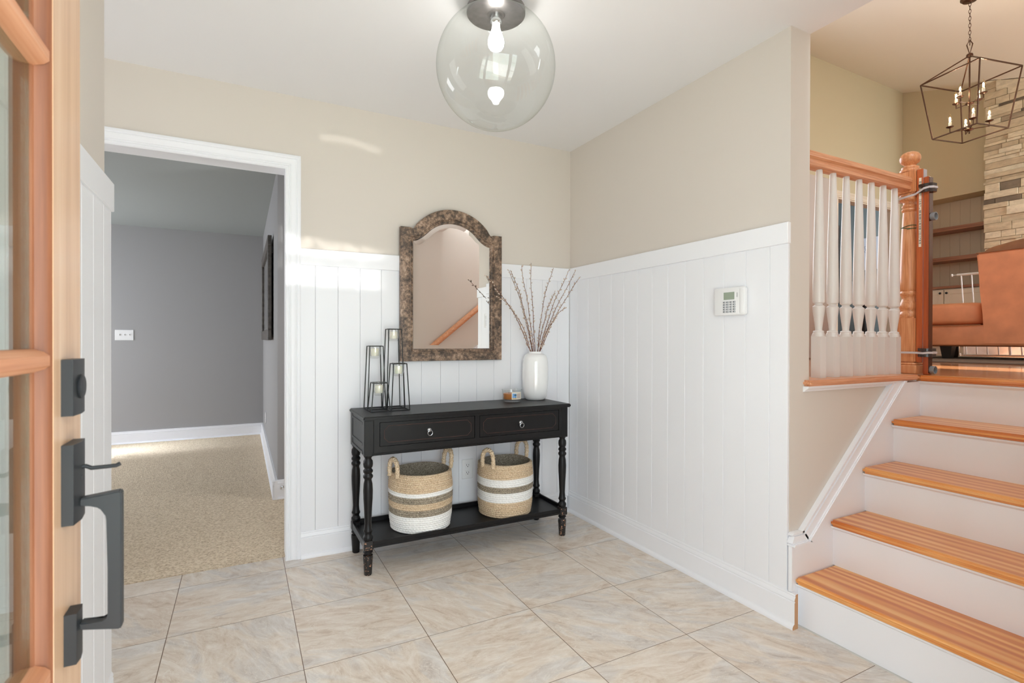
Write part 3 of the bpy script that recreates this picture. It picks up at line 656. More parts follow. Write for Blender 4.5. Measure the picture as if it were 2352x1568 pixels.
# ================================================================== CONSOLE TABLE
con = thing('console_table', (-0.87, -0.21, 0), 'distressed black console table with two drawers and turned legs under the mirror', 'table')
LX = (-1.449, -0.301); LY = (-0.370, -0.062); W = 0.0235
bm = B(-1.478, -0.262, -0.407, -0.028, 0.7705, 0.7905, bev=0.005, seg=3); O('table_top', bm, M['black'], con)
bm = bm_()
box(bm, LX[0]-W+0.002, LX[0]+W-0.004, LY[0]+W, LY[1]-W, 0.600, 0.7705)       # left apron
box(bm, LX[1]-W+0.004, LX[1]+W-0.002, LY[0]+W, LY[1]-W, 0.600, 0.7705)
box(bm, LX[0]+W, LX[1]-W, LY[1]-0.01, LY[1]+W-0.004, 0.600, 0.7705)
y0, y1 = LY[0]-W+0.001, LY[0]+0.0
box(bm, LX[0]+W, LX[1]-W, y0, y1, 0.757, 0.7705); box(bm, LX[0]+W, LX[1]-W, y0, y1, 0.604, 0.636)
box(bm, LX[0]+W, -1.397, y0, y1, 0.636, 0.757); box(bm, -0.339, LX[1]-W, y0, y1, 0.636, 0.757); box(bm, -0.880, -0.853, y0, y1, 0.636, 0.757)
for dz, dy in ((0.600, 0.004), (0.594, 0.008)):
    box(bm, LX[0]+W*0.6, LX[1]-W*0.6, y0-0.003+dy*0, y1, dz, dz+0.0055, bev=0.001)
prism(bm, [(LX[0]-W-0.003, 0.600), (LX[0]-W+0.004, 0.600), (LX[0]-W+0.004, 0.612), (LX[0]-W-0.001, 0.612)], 'y', LY[0]+W*0.5, LY[1]-W*0.5)
for zz in (0.64, 0.745): box(bm, LX[0]-W-0.0005, LX[0]-W+0.004, LY[0]+W, LY[1]-W, zz, zz+0.012)
O('apron', bm, M['black'], con)
WORN = mat('worn_paint_edge', rgb(84, 52, 44), 0.5, var=0.5, vscale=30)
for i, (a, b, kx) in enumerate(((-1.396, -0.881, -1.138), (-0.852, -0.340, -0.595))):
    bm = bm_(); yf = LY[0]-W+0.0015
    box(bm, a+0.0015, b-0.0015, yf, yf+0.30 if False else yf+0.26, 0.6375, 0.7555, bev=0.001)
    # raised cut-corner panel
    m_ = 0.022; c_ = 0.022; za, zb = 0.6555, 0.7375
    a2, b2 = a+m_, b-m_
    ol = [(a2, za+c_), (a2+c_, za), (b2-c_, za), (b2, za+c_), (b2, zb-c_), (b2-c_, zb), (a2+c_, zb), (a2, zb-c_)]
    prism(bm, ol, 'y', yf-0.0018, yf+0.002)
    dw = O('drawer', bm, M['black'], con)
    bm = bm_(); tube(bm, [(p[0], yf-0.0012, p[1]) for p in ol], 0.0011, 6, closed=True); O('worn_edge', bm, WORN, dw, label='worn reddish panel edge')
    # ring pull
    bm = bm_(); lathe(bm, [(0.0, -0.006), (0.006, -0.0055), (0.0105, -0.003), (0.0125, 0.0)], kx, yf-0.0015, 0.700, 20, axis='y')
    lathe(bm, [(0.003, -0.012), (0.003, 0.0)], kx, yf-0.003, 0.699, 8, axis='y')
    tube(bm, [(kx+0.0125*math.sin(t), yf-0.0125-0.001*math.cos(t), 0.6865+0.0135*math.cos(t)) for t in [2*PI*k/28 for k in range(28)]], 0.0022, 8, closed=True)
    O('ring_pull', bm, M['nickel'], dw, label='nickel ring pull')
legp = [(0.0170, 0.0), (0.0195, 0.004), (0.0205, 0.03), (0.0225, 0.066), (0.0245, 0.085), (0.0235, 0.098), (0.0175, 0.104), (0.0175, 0.108), (0.0230, 0.112), (0.0235, 0.117), (0.0190, 0.122), (0.0190, 0.126)]
legu = [(0.0200, 0.172), (0.0235, 0.178), (0.0245, 0.186), (0.0235, 0.194), (0.0185, 0.199), (0.0170, 0.206), (0.0185, 0.212), (0.0225, 0.218), (0.0225, 0.223), (0.0185, 0.232), (0.0165, 0.26), (0.0190, 0.32), (0.0225, 0.38), (0.0235, 0.42), (0.0215, 0.455), (0.0175, 0.472), (0.0185, 0.478), (0.0240, 0.486), (0.0245, 0.494), (0.0190, 0.502), (0.0185, 0.506), (0.0235, 0.512), (0.0240, 0.520), (0.0185, 0.527), (0.0175, 0.532), (0.0220, 0.538), (0.0240, 0.552), (0.0225, 0.568), (0.0165, 0.577), (0.0165, 0.583), (0.0205, 0.588), (0.0205, 0.592)]
for x in LX:
    for y in LY:
        bm = bm_(); lathe(bm, [p for p in legp if p[1] >= 0.104], x, y, 0, 28); lathe(bm, legu, x, y, 0, 28)
        box(bm, x-W, x+W, y-W, y+W, 0.592, 0.7705, bev=0.0025)
        lg = O('leg', bm, M['black'], con, smooth=40)
        bm = bm_(); lathe(bm, [p for p in legp if p[1] < 0.104], x, y, 0.0005, 28); box(bm, x-W, x+W, y-W, y+W, 0.126, 0.172, bev=0.004)
        O('foot', bm, M['chipped'] if y < -0.2 else M['black'], lg, label='foot with chipped paint' if y < -0.2 else None)
bm = bm_(); box(bm, LX[0]-0.018, LX[1]+0.018, LY[0]-0.012, LY[1]+0.014, 0.142, 0.152)
ya, yb, xa, xb = LY[0]-0.017, LY[1]+0.017, LX[0]-0.022, LX[1]+0.022
box(bm, xa+0.02, xb-0.02, ya, ya+0.012, 0.134, 0.166, bev=0.002); box(bm, xa+0.02, xb-0.02, ya-0.003, ya+0.004, 0.134, 0.146, bev=0.001)
box(bm, xa+0.02, xb-0.02, yb-0.012, yb, 0.134, 0.176, bev=0.002)
box(bm, xa, xa+0.012, ya+0.02, yb-0.02, 0.134, 0.170, bev=0.002); box(bm, xb-0.012, xb, ya+0.02, yb-0.02, 0.134, 0.170, bev=0.002)
O('lower_shelf', bm, M['black'], con)

# ================================================================== BASKETS
def basket(label, cx, cy, r, h, bands, hang):
    t = thing('seagrass_basket', (cx, cy, 0.1525), label, 'basket', 'striped seagrass baskets on the console shelf')
    z0 = 0.1525; rows = 27; per = 4; n = 168; bm = bm_(); rings = []; mats = []
    tw = 56
    for i in range(rows*per+1):
        f = i/(rows*per); row = i//per; ph = (i % per)/per
        R = r*(0.93+0.07*min(1, f*5))*(1.0-0.012*math.sin(f*7))-0.010*max(0, f-0.75)
        sc_ = 0.0045*math.sin(PI*ph); rg = []
        for k in range(n):
            th = 2*PI*k/n
            b = 0.0030*math.sin(tw*th+(row % 2)*PI+ph*2.6*PI)
            Rw = R*(1+0.012*math.sin(2*th+cx*9)+0.006*math.sin(5*th+f*6))+sc_+b*math.sin(PI*ph)
            rg.append(bm.verts.new((cx+Rw*math.cos(th), cy+Rw*math.sin(th), z0+f*h+0.003*math.sin(3*th+cx)*f)))
        rings.append(rg)
    for i in range(rows*per):
        f = 1-(i+0.5)/(rows*per); row = i//per; fr = 1-(row+0.5)/rows
        mi = next(m_ for lim, m_ in bands if fr <= lim)
        for k in range(n):
            j = (k+1) % n; bm.faces.new((rings[i][k], rings[i][j], rings[i+1][j], rings[i+1][k])).material_index = mi
    # inner wall and floor
    inner = []
    for i in range(13):
        f = 1-i/12; rg = [bm.verts.new((cx+(v.co.x-cx)*0.945, cy+(v.co.y-cy)*0.945, z0+0.01+f*(h-0.01)+(0.0015 if i == 0 else 0))) for v in rings[int(round(f*rows*per))]]
        inner.append(rg)
    for k in range(n):
        j = (k+1) % n; bm.faces.new((rings[-1][k], rings[-1][j], inner[0][j], inner[0][k])).material_index = 0
    for a, b in zip(inner, inner[1:]):
        for k in range(n):
            j = (k+1) % n; bm.faces.new((a[k], a[j], b[j], b[k])).material_index = 1
    bm.faces.new(inner[-1]).material_index = 1; bm.faces.new(rings[0][::-1]).material_index = 2
    O('woven_body', bm, [M['natural'], M['greygrass'], M['whiterope']], t, smooth=60)
    for a0, lean, hgt in hang:
        R = r*0.99; c = Vector((cx+R*math.cos(a0), cy+R*math.sin(a0), 0)); tn = Vector((-math.sin(a0), math.cos(a0), 0)); out = Vector((math.cos(a0), math.sin(a0), 0))
        pts = []; m_ = 44; w = 0.050
        for k in range(m_+1):
            u = k/m_; ang = PI*(1-u)
            if u < 0.12: p = c+tn*w*0.85+Vector((0, 0, z0+h-0.035+0.40*u))
            sx = math.cos(ang); sz = math.sin(ang)
            p = c+tn*(w*sx*(1-0.25*(1-sz)))+out*(0.006+lean*sz)+Vector((0, 0, z0+h-0.012+hgt*sz**0.8))
            pts.append(p)
        bm = bm_(); tube(bm, pts, 0.0125, 14, rfun=lambda i, tt: 0.0120+0.0022*math.sin(i*2.3+tt)+0.0008*math.sin(i*5.1))
        hd = O('handle', bm, M['natural'], t, smooth=60)
basket('striped seagrass basket with white bottom band, left one on the console shelf', -1.130, -0.2195, 0.166, 0.305, [(0.29, 0), (0.375, 2), (0.47, 1), (0.61, 0), (0.70, 1), (1.01, 2)], [(math.radians(196), 0.0, 0.092), (math.radians(12), 0.010, 0.100)])
basket('striped seagrass basket with natural tan bottom band, right one on the console shelf', -0.609, -0.2215, 0.160, 0.300, [(0.275, 0), (0.415, 2), (0.525, 1), (0.715, 2), (1.01, 0)], [(math.radians(206), 0.0, 0.100), (math.radians(26), 0.012, 0.108)])

# ================================================================== CANDLE STAND + VOTIVES
ZT = 0.7908
cs = thing('candle_stand', (-1.303, -0.158, ZT), 'black wire candle stand of four towers on the console table', 'candle holder')
towers = [(-1.357, -0.112, 1.1345, 'glass votive with ivory candle in the second highest tower, back left', 0.085),
          (-1.254, -0.112, 1.2285, 'glass votive with ivory candle in the highest tower, touching the mirror frame', 0.070),
          (-1.252, -0.207, 1.0405, 'glass votive with ivory candle in the front right tower', 0.080),
          (-1.357, -0.207, 0.9405, 'glass votive with ivory candle in the shortest tower, front left', 0.070)]
proto = None
def make_votive(x, y, zt, lab):
    t = thing('votive_candle', (x, y, zt-0.066), lab, 'candle', 'votive candles in the wire stand')
    bm = bm_()
    z = zt-0.066
    lathe(bm, [(0.0, 0.0), (0.022, 0.0), (0.024, 0.003), (0.024, 0.010), (0.028, 0.018), (0.0310, 0.030), (0.0318, 0.045), (0.0315, 0.058), (0.0345, 0.070), (0.0350, 0.0715), (0.0335, 0.0715), (0.0300, 0.060), (0.0300, 0.045), (0.0285, 0.028), (0.0235, 0.0125), (0.0, 0.011)], x, y, z, 32, caps=False)
    O('glass_cup', bm, M['cupglass'], t, smooth=50)
    bm = bm_(); lathe(bm, [(0.0, 0.0120), (0.0195, 0.0122), (0.0205, 0.018), (0.0213, 0.050), (0.0195, 0.053), (0.006, 0.0515), (0.0, 0.0512)], x, y, z, 28, caps=False)
    c = O('wax', bm, M['wax'], t, smooth=50)
    bm = bm_(); tube(bm, [(x, y, z+0.050), (x+0.0005, y, z+0.058)], 0.0007, 6); O('wick', bm, M['slot'], c)
    return t
for (x, y, zt, lab, d) in towers:
    bm = bm_(); hb = 0.0495; ht = 0.036; w = 0.0046
    for k in range(4):
        s1 = ((-1, -1), (1, -1), (1, 1), (-1, 1))[k]; s2 = ((-1, -1), (1, -1), (1, 1), (-1, 1))[(k+1) % 4]
        b0 = (x+s1[0]*hb, y+s1[1]*hb*0.93, ZT+0.002); b1 = (x+s2[0]*hb, y+s2[1]*hb*0.93, ZT+0.002)
        t0 = (x+s1[0]*ht, y+s1[1]*ht, zt); t1_ = (x+s2[0]*ht, y+s2[1]*ht, zt)
        bar(bm, b0, b1, w); bar(bm, t0, t1_, w); bar(bm, b0, t0, w)
    O('wire_tower', bm, M['wire'], cs, smooth=0)
    if proto is None: proto = make_votive(x, y, zt, lab)
    else:
        c = proto.copy(); COL.objects.link(c); c.location = (x, y, zt-0.066); c['label'] = lab
        for ch in list(proto.children):
            q = ch.copy(); COL.objects.link(q); q.parent = c
            for g in ch.children:
                g2 = g.copy(); COL.objects.link(g2); g2.parent = q

# jar candle
jc = thing('jar_candle', (-0.528, -0.150, ZT), 'wide glass jar candle with amber wax and beach picture label', 'candle')
x, y = -0.528, -0.150
bm = bm_(); lathe(bm, [(0.0, 0.0), (0.050, 0.0), (0.055, 0.004), (0.0545, 0.012), (0.0575, 0.016), (0.0585, 0.030), (0.0590, 0.060), (0.0620, 0.0735), (0.0630, 0.075), (0.0610, 0.076), (0.0570, 0.064), (0.0560, 0.030), (0.0545, 0.0165), (0.0, 0.015)], x, y, ZT, 48, caps=False)
jg = O('glass_jar', bm, M['cupglass'], jc, smooth=50)
bm = bm_(); lathe(bm, [(0.0, 0.0160), (0.050, 0.0165), (0.0525, 0.020), (0.0535, 0.050), (0.0, 0.0495)], x, y, ZT, 48, caps=False)
wx = O('wax', bm, M['amber'], jc, smooth=50, label='amber wax')
for q in (-0.02, 0.02): bm = bm_(); tube(bm, [(x+q, y, ZT+0.0495), (x+q, y, ZT+0.058)], 0.0008, 6); O('wick', bm, M['slot'], wx)
def arcpatch(bm, a0, a1, z0, z1, R):
    n = 8; lo = []; hi = []
    for k in range(n+1):
        a = a0+(a1-a0)*k/n; lo.append(bm.verts.new((x+R*math.cos(a), y+R*math.sin(a), ZT+z0))); hi.append(bm.verts.new((x+R*math.cos(a), y+R*math.sin(a), ZT+z1)))
    for k in range(n): bm.faces.new((lo[k], lo[k+1], hi[k+1], hi[k]))
A = math.radians
bm = bm_(); arcpatch(bm, A(242), A(310), 0.018, 0.062, 0.0600); lb = O('label', bm, M['label'], jc)
for (nm, a0, a1, z0, z1, m_) in (('printed_sky', 246, 270, 0.028, 0.054, 'lblue'), ('printed_sand', 246, 270, 0.022, 0.028, 'lsand'), ('printed_text_panel', 273, 300, 0.024, 0.054, 'lpink')):
    bm = bm_(); arcpatch(bm, A(a0), A(a1), z0, z1, 0.0604); O(nm, bm, M[m_], lb)
bm = bm_()
for k in range(7):
    a = A(263); c0 = (0.0607*math.cos(a), 0.0607*math.sin(a)); ang = A(20+k*23); le = 0.011
    q = a+math.cos(ang)*le/0.0607; qz = 0.042+math.sin(ang)*le-0.003
    tube(bm, [(x+0.0607*math.cos(a), y+0.0607*math.sin(a), ZT+0.042), (x+0.0607*math.cos(q), y+0.0607*math.sin(q), ZT+qz)], 0.0009, 5)
tube(bm, [(x+0.0607*math.cos(A(263)), y+0.0607*math.sin(A(263)), ZT+0.042), (x+0.0607*math.cos(A(266)), y+0.0607*math.sin(A(266)), ZT+0.026)], 0.0009, 5)
O('printed_palm', bm, M['lgreen'], lb)

# vase and willow branches
VX, VY = -0.340, -0.112
bm = bm_(); lathe(bm, [(0.0, 0.0), (0.058, 0.0), (0.064, 0.004), (0.070, 0.016), (0.0765, 0.045), (0.0810, 0.085), (0.0835, 0.14), (0.0835, 0.19), (0.0815, 0.235), (0.0770, 0.262), (0.068, 0.281), (0.055, 0.291), (0.0440, 0.294), (0.0425, 0.297), (0.0430, 0.304), (0.0410, 0.306), (0.0380, 0.303), (0.0380, 0.290), (0.062, 0.270), (0.070, 0.2), (0.06, 0.02), (0.0, 0.012)], VX, VY, ZT, 64, caps=False)
O('vase', bm, M['ceramic'], None, smooth=50, label='tall white glazed ceramic vase on right end of console table', cat='vase', origin=(VX, VY, ZT))
tips = [((-0.560, -0.200, 1.592), 'bending left in front of the wall'), ((-0.520, -0.10, 1.605), 'upright, third tip from left'), ((-0.485, -0.19, 1.626), 'tallest on the left side'), ((-0.402, -0.155, 1.652), 'the tallest, near the middle'),
        ((-0.245, -0.17, 1.630), 'leaning slightly right, first right of the middle'), ((-0.118, -0.17, 1.629), 'third from the right'), ((-0.064, -0.17, 1.626), 'second from the right'), ((-0.042, -0.19, 1.583), 'the rightmost of the bunch'),
        ((-0.170, -0.20, 1.374), 'short one low on the right'), ((-0.715, -0.165, 1.553), 'the leftmost, crossing the mirror frame'), ((-0.205, -0.120, 1.48), 'middle height on the right'), ((-0.600, -0.10, 1.44), 'low one hidden in the left side')]
bm = bm_(); lathe(bm, [(0.0, -0.0078), (0.0025, -0.006), (0.0045, -0.001), (0.0042, 0.003), (0.0026, 0.007), (0.0, 0.0085)], 0, 0, 0, 8, caps=False)
CATKIN = bpy.data.meshes.new('catkin'); bm.to_mesh(CATKIN); bm.free(); CATKIN.materials.append(M['catkin'])
for p_ in CATKIN.polygons: p_.use_smooth = True
for bi, (tp, lab) in enumerate(tips):
    tp = Vector(tp); a = rnd.uniform(0, 2*PI); b0 = Vector((VX+0.02*math.cos(a), VY+0.02*math.sin(a), ZT+0.10)); d = (tp-b0)
    nk = Vector((VX+d.x*0.065, VY+d.y*0.1, ZT+0.305))
    pts = []; nseg = 22
    for k in range(nseg+1):
        u = k/nseg
        p = (1-u)**2*b0+2*u*(1-u)*(nk+(nk-b0)*0.9)+u*u*tp
        if bi == 9 and u > 0.5: p = p
        p += Vector((0.004*math.sin(u*17+bi), 0.004*math.cos(u*13+bi), 0))*u
        # keep inside the neck
        if p.z < ZT+0.31:
            dx, dy = p.x-VX, p.y-VY; rr_ = math.hypot(dx, dy)
            if rr_ > 0.03: p.x = VX+dx*0.03/rr_; p.y = VY+dy*0.03/rr_
        pts.append(p)
    bm = bm_(); tube(bm, pts, 0.0017, 6, rfun=lambda i, tt: 0.0027*(1-0.55*i/22))
    br = O('willow_branch', bm, M['bark'], None, smooth=50, label='pussy willow branch in the white vase, '+lab, cat='branch', group='pussy willow branches in the vase', origin=(VX, VY, ZT+0.1))
    k = 7
    while k < nseg*4+1:
        u = k/4; i = int(u); f = u-i
        if i >= nseg: p = pts[-1]; d = (pts[-1]-pts[-2]).normalized()
        else: p = pts[i].lerp(pts[i+1], f); d = (pts[i+1]-pts[i]).normalized()
        if p.z > ZT+0.33:
            sd = Vector((rnd.uniform(-1, 1), rnd.uniform(-1, 1), 0)); sd = (sd-d*sd.dot(d)).normalized()
            ax = (d+sd*0.6).normalized(); c = p+sd*0.0035+ax*0.005; s_ = rnd.uniform(0.62, 0.98)
            q = bpy.data.objects.new('catkin', CATKIN); COL.objects.link(q); q.parent = br
            mt = ax.to_track_quat('Z', 'Y').to_matrix().to_4x4() @ Matrix.Diagonal((s_, s_, s_, 1)); mt.translation = c-Vector((VX, VY, ZT+0.1)); q.matrix_local = mt
        k += rnd.choice((1, 2, 2, 3))

# ================================================================== MIRROR
mr = thing('wall_mirror', (-0.874, -0.03, 1.045), 'arched wall mirror in aged speckled brown frame above the console', 'mirror')
MX = -0.874
def f_out(x):
    sh = 1.822
    if abs(x) >= 0.262: return sh
    arc = 1.656+math.sqrt(max(0, 0.295**2-x*x))
    if abs(x) < 0.228: return arc
    t = (abs(x)-0.228)/(0.262-0.228); return (1-t)**2*arc+2*t*(1-t)*(sh+0.003)+t*t*sh if False else arc*(1-t)+sh*t-0.004*math.sin(PI*t)
def f_in(x):
    a = abs(x)
    if a < 0.15: return 1.656+math.sqrt(0.213**2-a*a)
    t = (a-0.15)/(0.246-0.15); z0 = 1.656+math.sqrt(0.213**2-0.15**2); s0 = -0.15/math.sqrt(0.213**2-0.15**2)*(0.096); z1 = 1.747; s1 = -0.006
    h00, h10, h01, h11 = 2*t**3-3*t**2+1, t**3-2*t**2+t, -2*t**3+3*t**2, t**3-t**2
    return h00*z0+h10*s0+h01*z1+h11*s1
def ringpts(kind):
    P = []
    if kind == 'o': hw, zb, f = 0.3235, 1.0450, f_out
    else: hw, zb, f = 0.2460, 1.1170, f_in
    nt, ns = 72, 10
    for i in range(nt+1): s = -1+2*i/nt; P.append((hw*s, f(hw*s)))
    zt = f(hw)
    for i in range(1, ns): P.append((hw, zt+(zb-zt)*i/ns))
    for i in range(nt+1): s = 1-2*i/nt; P.append((hw*s, zb))
    for i in range(1, ns): P.append((-hw, zb+(zt-zb)*i/ns))
    return P
RO, RI = ringpts('o'), ringpts('i'); ND = len(RO)
def layer(bm, k, y): return [bm.verts.new((MX+o[0]*(1-k)+i_[0]*k, y, o[1]*(1-k)+i_[1]*k)) for o, i_ in zip(RO, RI)]
bm = bm_(); prev = None
for k, y in ((0, -0.0235), (0, -0.052), (0.03, -0.056), (0.10, -0.057), (0.62, -0.055), (0.66, -0.057), (0.72, -0.057), (0.76, -0.050), (0.82, -0.050), (0.86, -0.053), (0.92, -0.052), (1.0, -0.040), (1.0, -0.0235)):
    L_ = layer(bm, k, y)
    if prev:
        for i in range(ND): j = (i+1) % ND; bm.faces.new((prev[i], prev[j], L_[j], L_[i]))
    prev = L_
O('mirror_frame', bm, M['aged'], mr, smooth=30)
bm = bm_(); a = layer(bm, 1.0, -0.0360); b = layer(bm, 1.30, -0.0371)
for i in range(ND): j = (i+1) % ND; bm.faces.new((a[i], a[j], b[j], b[i]))
bm.faces.new(b)
bk = [bm.verts.new((v.co.x, -0.028, v.co.z)) for v in a]
for i in range(ND): j = (i+1) % ND; bm.faces.new((a[j], a[i], bk[i], bk[j]))
bm.faces.new(bk[::-1])
O('bevelled_glass', bm, M['mirror'], mr, smooth=0)

# ================================================================== WALL FITTINGS
def outlet(loc_, axis, lab, scale=1.0):
    t = thing('power_outlet', loc_, lab, 'outlet')
    x, y, z = loc_
    def bx(bm, u0, u1, d0, d1, z0, z1, bev=0.0):
        if axis == 'y': box(bm, x+u0, x+u1, y-d1, y-d0, z+z0, z+z1, bev=bev)
        else: box(bm, x-d1, x-d0, y+u0, y+u1, z+z0, z+z1, bev=bev)
    bm = bm_(); bx(bm, -0.037, 0.037, 0.0, 0.006, 0, 0.120, 0.0025); p = O('cover_plate', bm, M['plastic'], t)
    for zz in (0.022, 0.068):
        bm = bm_(); bx(bm, -0.0165, 0.0165, 0.0055, 0.0085, zz, zz+0.030, 0.003); s = O('socket', bm, M['plastic'], t)
        bm = bm_(); bx(bm, -0.009, -0.0065, 0.0080, 0.0088, zz+0.013, zz+0.022); bx(bm, 0.0055, 0.008, 0.0080, 0.0088, zz+0.013, zz+0.022); bx(bm, -0.003, 0.002, 0.0080, 0.0088, zz+0.005, zz+0.010)
        O('slots', bm, M['slot'], s)
outlet((-0.767, -0.0122, 0.312), 'y', 'white double power outlet on the wainscot between the two baskets')
outlet((-1.7755, 3.25, 0.160+0.10), 'x', 'white power outlet low on the grey room right wall')
ls = thing('light_switch', (-3.171, 4.13, 1.158), 'white triple light switch plate on the far grey wall', 'light switch')
O('cover_plate', B(-3.256, -3.086, 4.1235, 4.1298, 1.158, 1.2745, bev=0.002), M['plastic'], ls)
for i in range(3):
    xx = -3.217+i*0.046; bm = B(xx-0.006, xx+0.006, 4.1215, 4.1238, 1.203, 1.230); box(bm, xx-0.004, xx+0.004, 4.112, 4.123, 1.214, 1.226, bev=0.001)
    O('toggle', bm, M['plastic'], ls)
ds = thing('door_stop', (-1.715, 1.145, 0.075), 'small chrome door stop on the grey room baseboard', 'door stop')
bm = bm_(); lathe(bm, [(0.0125, 0.0), (0.0125, -0.004), (0.005, -0.006), (0.005, -0.045)], -1.7425, 1.1575, 0.085, 16, axis='y'); O('stem', bm, M['chrome'], ds)
bm = bm_(); lathe(bm, [(0.009, 0.0), (0.0095, -0.010), (0.0, -0.011)], -1.7425, 1.1125, 0.085, 16, axis='y'); O('rubber_tip', bm, M['plastic'], ds)
# framed picture leaning off the grey room wall
pf = thing('picture_frame', (-1.80, 2.65, 1.16), 'dark weathered wooden frame hanging on the grey room right wall', 'picture frame')
ya, yb, za, zb = 1.72, 3.25, 1.165, 2.03
bm = bm_(); x_ = -1.777
for (a0, a1, c0, c1) in ((ya, yb, za, za+0.09), (ya, yb, zb-0.09, zb), (ya, ya+0.09, za+0.09, zb-0.09), (yb-0.09, yb, za+0.09, zb-0.09)): box(bm, x_-0.042, x_-0.012, a0, a1, c0, c1, bev=0.004)
O('frame', bm, M['framegrey'], pf); O('glass', B(x_-0.028, x_-0.022, ya+0.085, yb-0.085, za+0.085, zb-0.085), M['mirror'], pf)
bm = bm_(); box(bm, x_-0.012, x_+0.0005, ya+0.05, yb-0.05, zb-0.14, zb-0.08); O('hanging_bar', bm, M['slot'], pf)

# alarm keypad on wainscot of the right wall
kp = thing('alarm_keypad', (-0.012, -1.345, 1.283), 'white alarm keypad with small grey screen on the right wainscot wall', 'keypad')
def rrect(y0, y1, z0, z1, r, n=7):
    P = []
    for cy, cz, a0 in ((y1-r, z1-r, 0), (y0+r, z1-r, 90), (y0+r, z0+r, 180), (y1-r, z0+r, 270)):
        for k in range(n+1): a = math.radians(a0+90*k/n); P.append((cy+r*math.cos(a), cz+r*math.sin(a)))
    return P
def rbody(y0, y1, z0, z1, r, layers):
    bm = bm_(); rows = [[bm.verts.new((x, y, z)) for y, z in rrect(y0+d, y1-d, z0+d, z1-d, max(0.001, r-d))] for x, d in layers]
    for A_, B_ in zip(rows, rows[1:]):
        for k in range(len(A_)): q = (k+1) % len(A_); bm.faces.new((A_[k], A_[q], B_[q], B_[k]))
    bm.faces.new(rows[0][::-1]); bm.faces.new(rows[-1]); return bm
kb = O('housing', rbody(-1.430, -1.262, 1.284, 1.411, 0.012, [(-0.0135, 0.004), (-0.0155, 0.002), (-0.022, 0.0), (-0.033, 0.0), (-0.0362, 0.0012), (-0.0375, 0.0035)]), M['plastic'], kp, smooth=50)
O('side_door', rbody(-1.424, -1.404, 1.291, 1.404, 0.006, [(-0.0372, 0.0), (-0.0386, 0.0), (-0.0392, 0.001)]), M['plastic'], kp, smooth=50)
XK = -0.0376
O('screen', B(XK-0.0006, XK+0.001, -1.377, -1.318, 1.355, 1.389), M['lcd'], kp, label='grey green screen')
bm = bm_(); box(bm, XK-0.0009, XK+0.001, -1.3795, -1.377, 1.353, 1.391); box(bm, XK-0.0009, XK+0.001, -1.318, -1.3155, 1.353, 1.391); box(bm, XK-0.0009, XK+0.001, -1.377, -1.318, 1.389, 1.391); box(bm, XK-0.0009, XK+0.001, -1.377, -1.318, 1.353, 1.355)
O('screen_bezel', bm, M['plastic'], kp)
for r_ in range(5):
    for c_ in range(4):
        yy = -1.3215-c_*0.0180; zz = 1.3435-r_*0.0108
        bm = B(XK-0.0012, XK, yy-0.0068, yy+0.0068, zz-0.0037, zz+0.0037, bev=0.0005); k = O('button', bm, M['key'], kp)
        O('button_face', B(XK-0.0016, XK-0.0011, yy-0.0058, yy-0.001+0.001*(c_ % 2), zz-0.0024, zz+0.0024), M['keyw'], k)
bm = bm_()
for i in range(6): zz = 1.3835-i*0.0034; box(bm, XK-0.0005, XK, -1.3925+0.0005*(i % 2), -1.3885, zz-0.0012, zz+0.0004)
O('printed_mark', bm, M['slot'], kp)

# ================================================================== CEILING GLOBE LIGHT
GX, GY = -1.1450, -1.1990; GR = 0.2265; GZ = 2.208
gl = thing('globe_ceiling_light', (GX, GY, CH), 'large clear glass globe ceiling light with a lit bulb', 'ceiling light')
bm = bm_(); lathe(bm, [(0.0, CH-0.0005), (0.085, CH-0.0005), (0.090, CH-0.006), (0.088, CH-0.022), (0.105, CH-0.030), (0.112, CH-0.036), (0.112, CH-0.052), (0.100, CH-0.056), (0.035, CH-0.056), (0.030, CH-0.060), (0.0, CH-0.060)], GX, GY, 0, 48, caps=False)
O('canopy', bm, M['darkpl'], gl)
bm = bm_(); a0 = math.asin(0.106/GR); pr_ = []
for k in range(49):
    a = a0+(PI-a0)*k/48; pr_.append((max(0.0, GR*math.sin(a)), GZ+GR*math.cos(a)))
lathe(bm, [(0.106, GZ+GR*math.cos(a0)+0.012)]+pr_, GX, GY, 0, 96, caps=False)
O('glass_globe', bm, M['glass'], gl, smooth=80)
bm = bm_(); lathe(bm, [(0.0, CH-0.060), (0.022, CH-0.060), (0.022, CH-0.085), (0.018, CH-0.092), (0.0, CH-0.092)], GX, GY, 0, 24, caps=False); O('socket', bm, M['chrome'], gl)
bz = CH-0.088
bm = bm_(); lathe(bm, [(0.013, bz), (0.0145, bz-0.012), (0.0165, bz-0.024), (0.0230, bz-0.042), (0.0290, bz-0.058), (0.0310, bz-0.072), (0.0290, bz-0.086), (0.0225, bz-0.097), (0.012, bz-0.103), (0.0, bz-0.105)], GX, GY, 0, 32, caps=False)
O('light_bulb', bm, M['bulb'], gl, smooth=80)

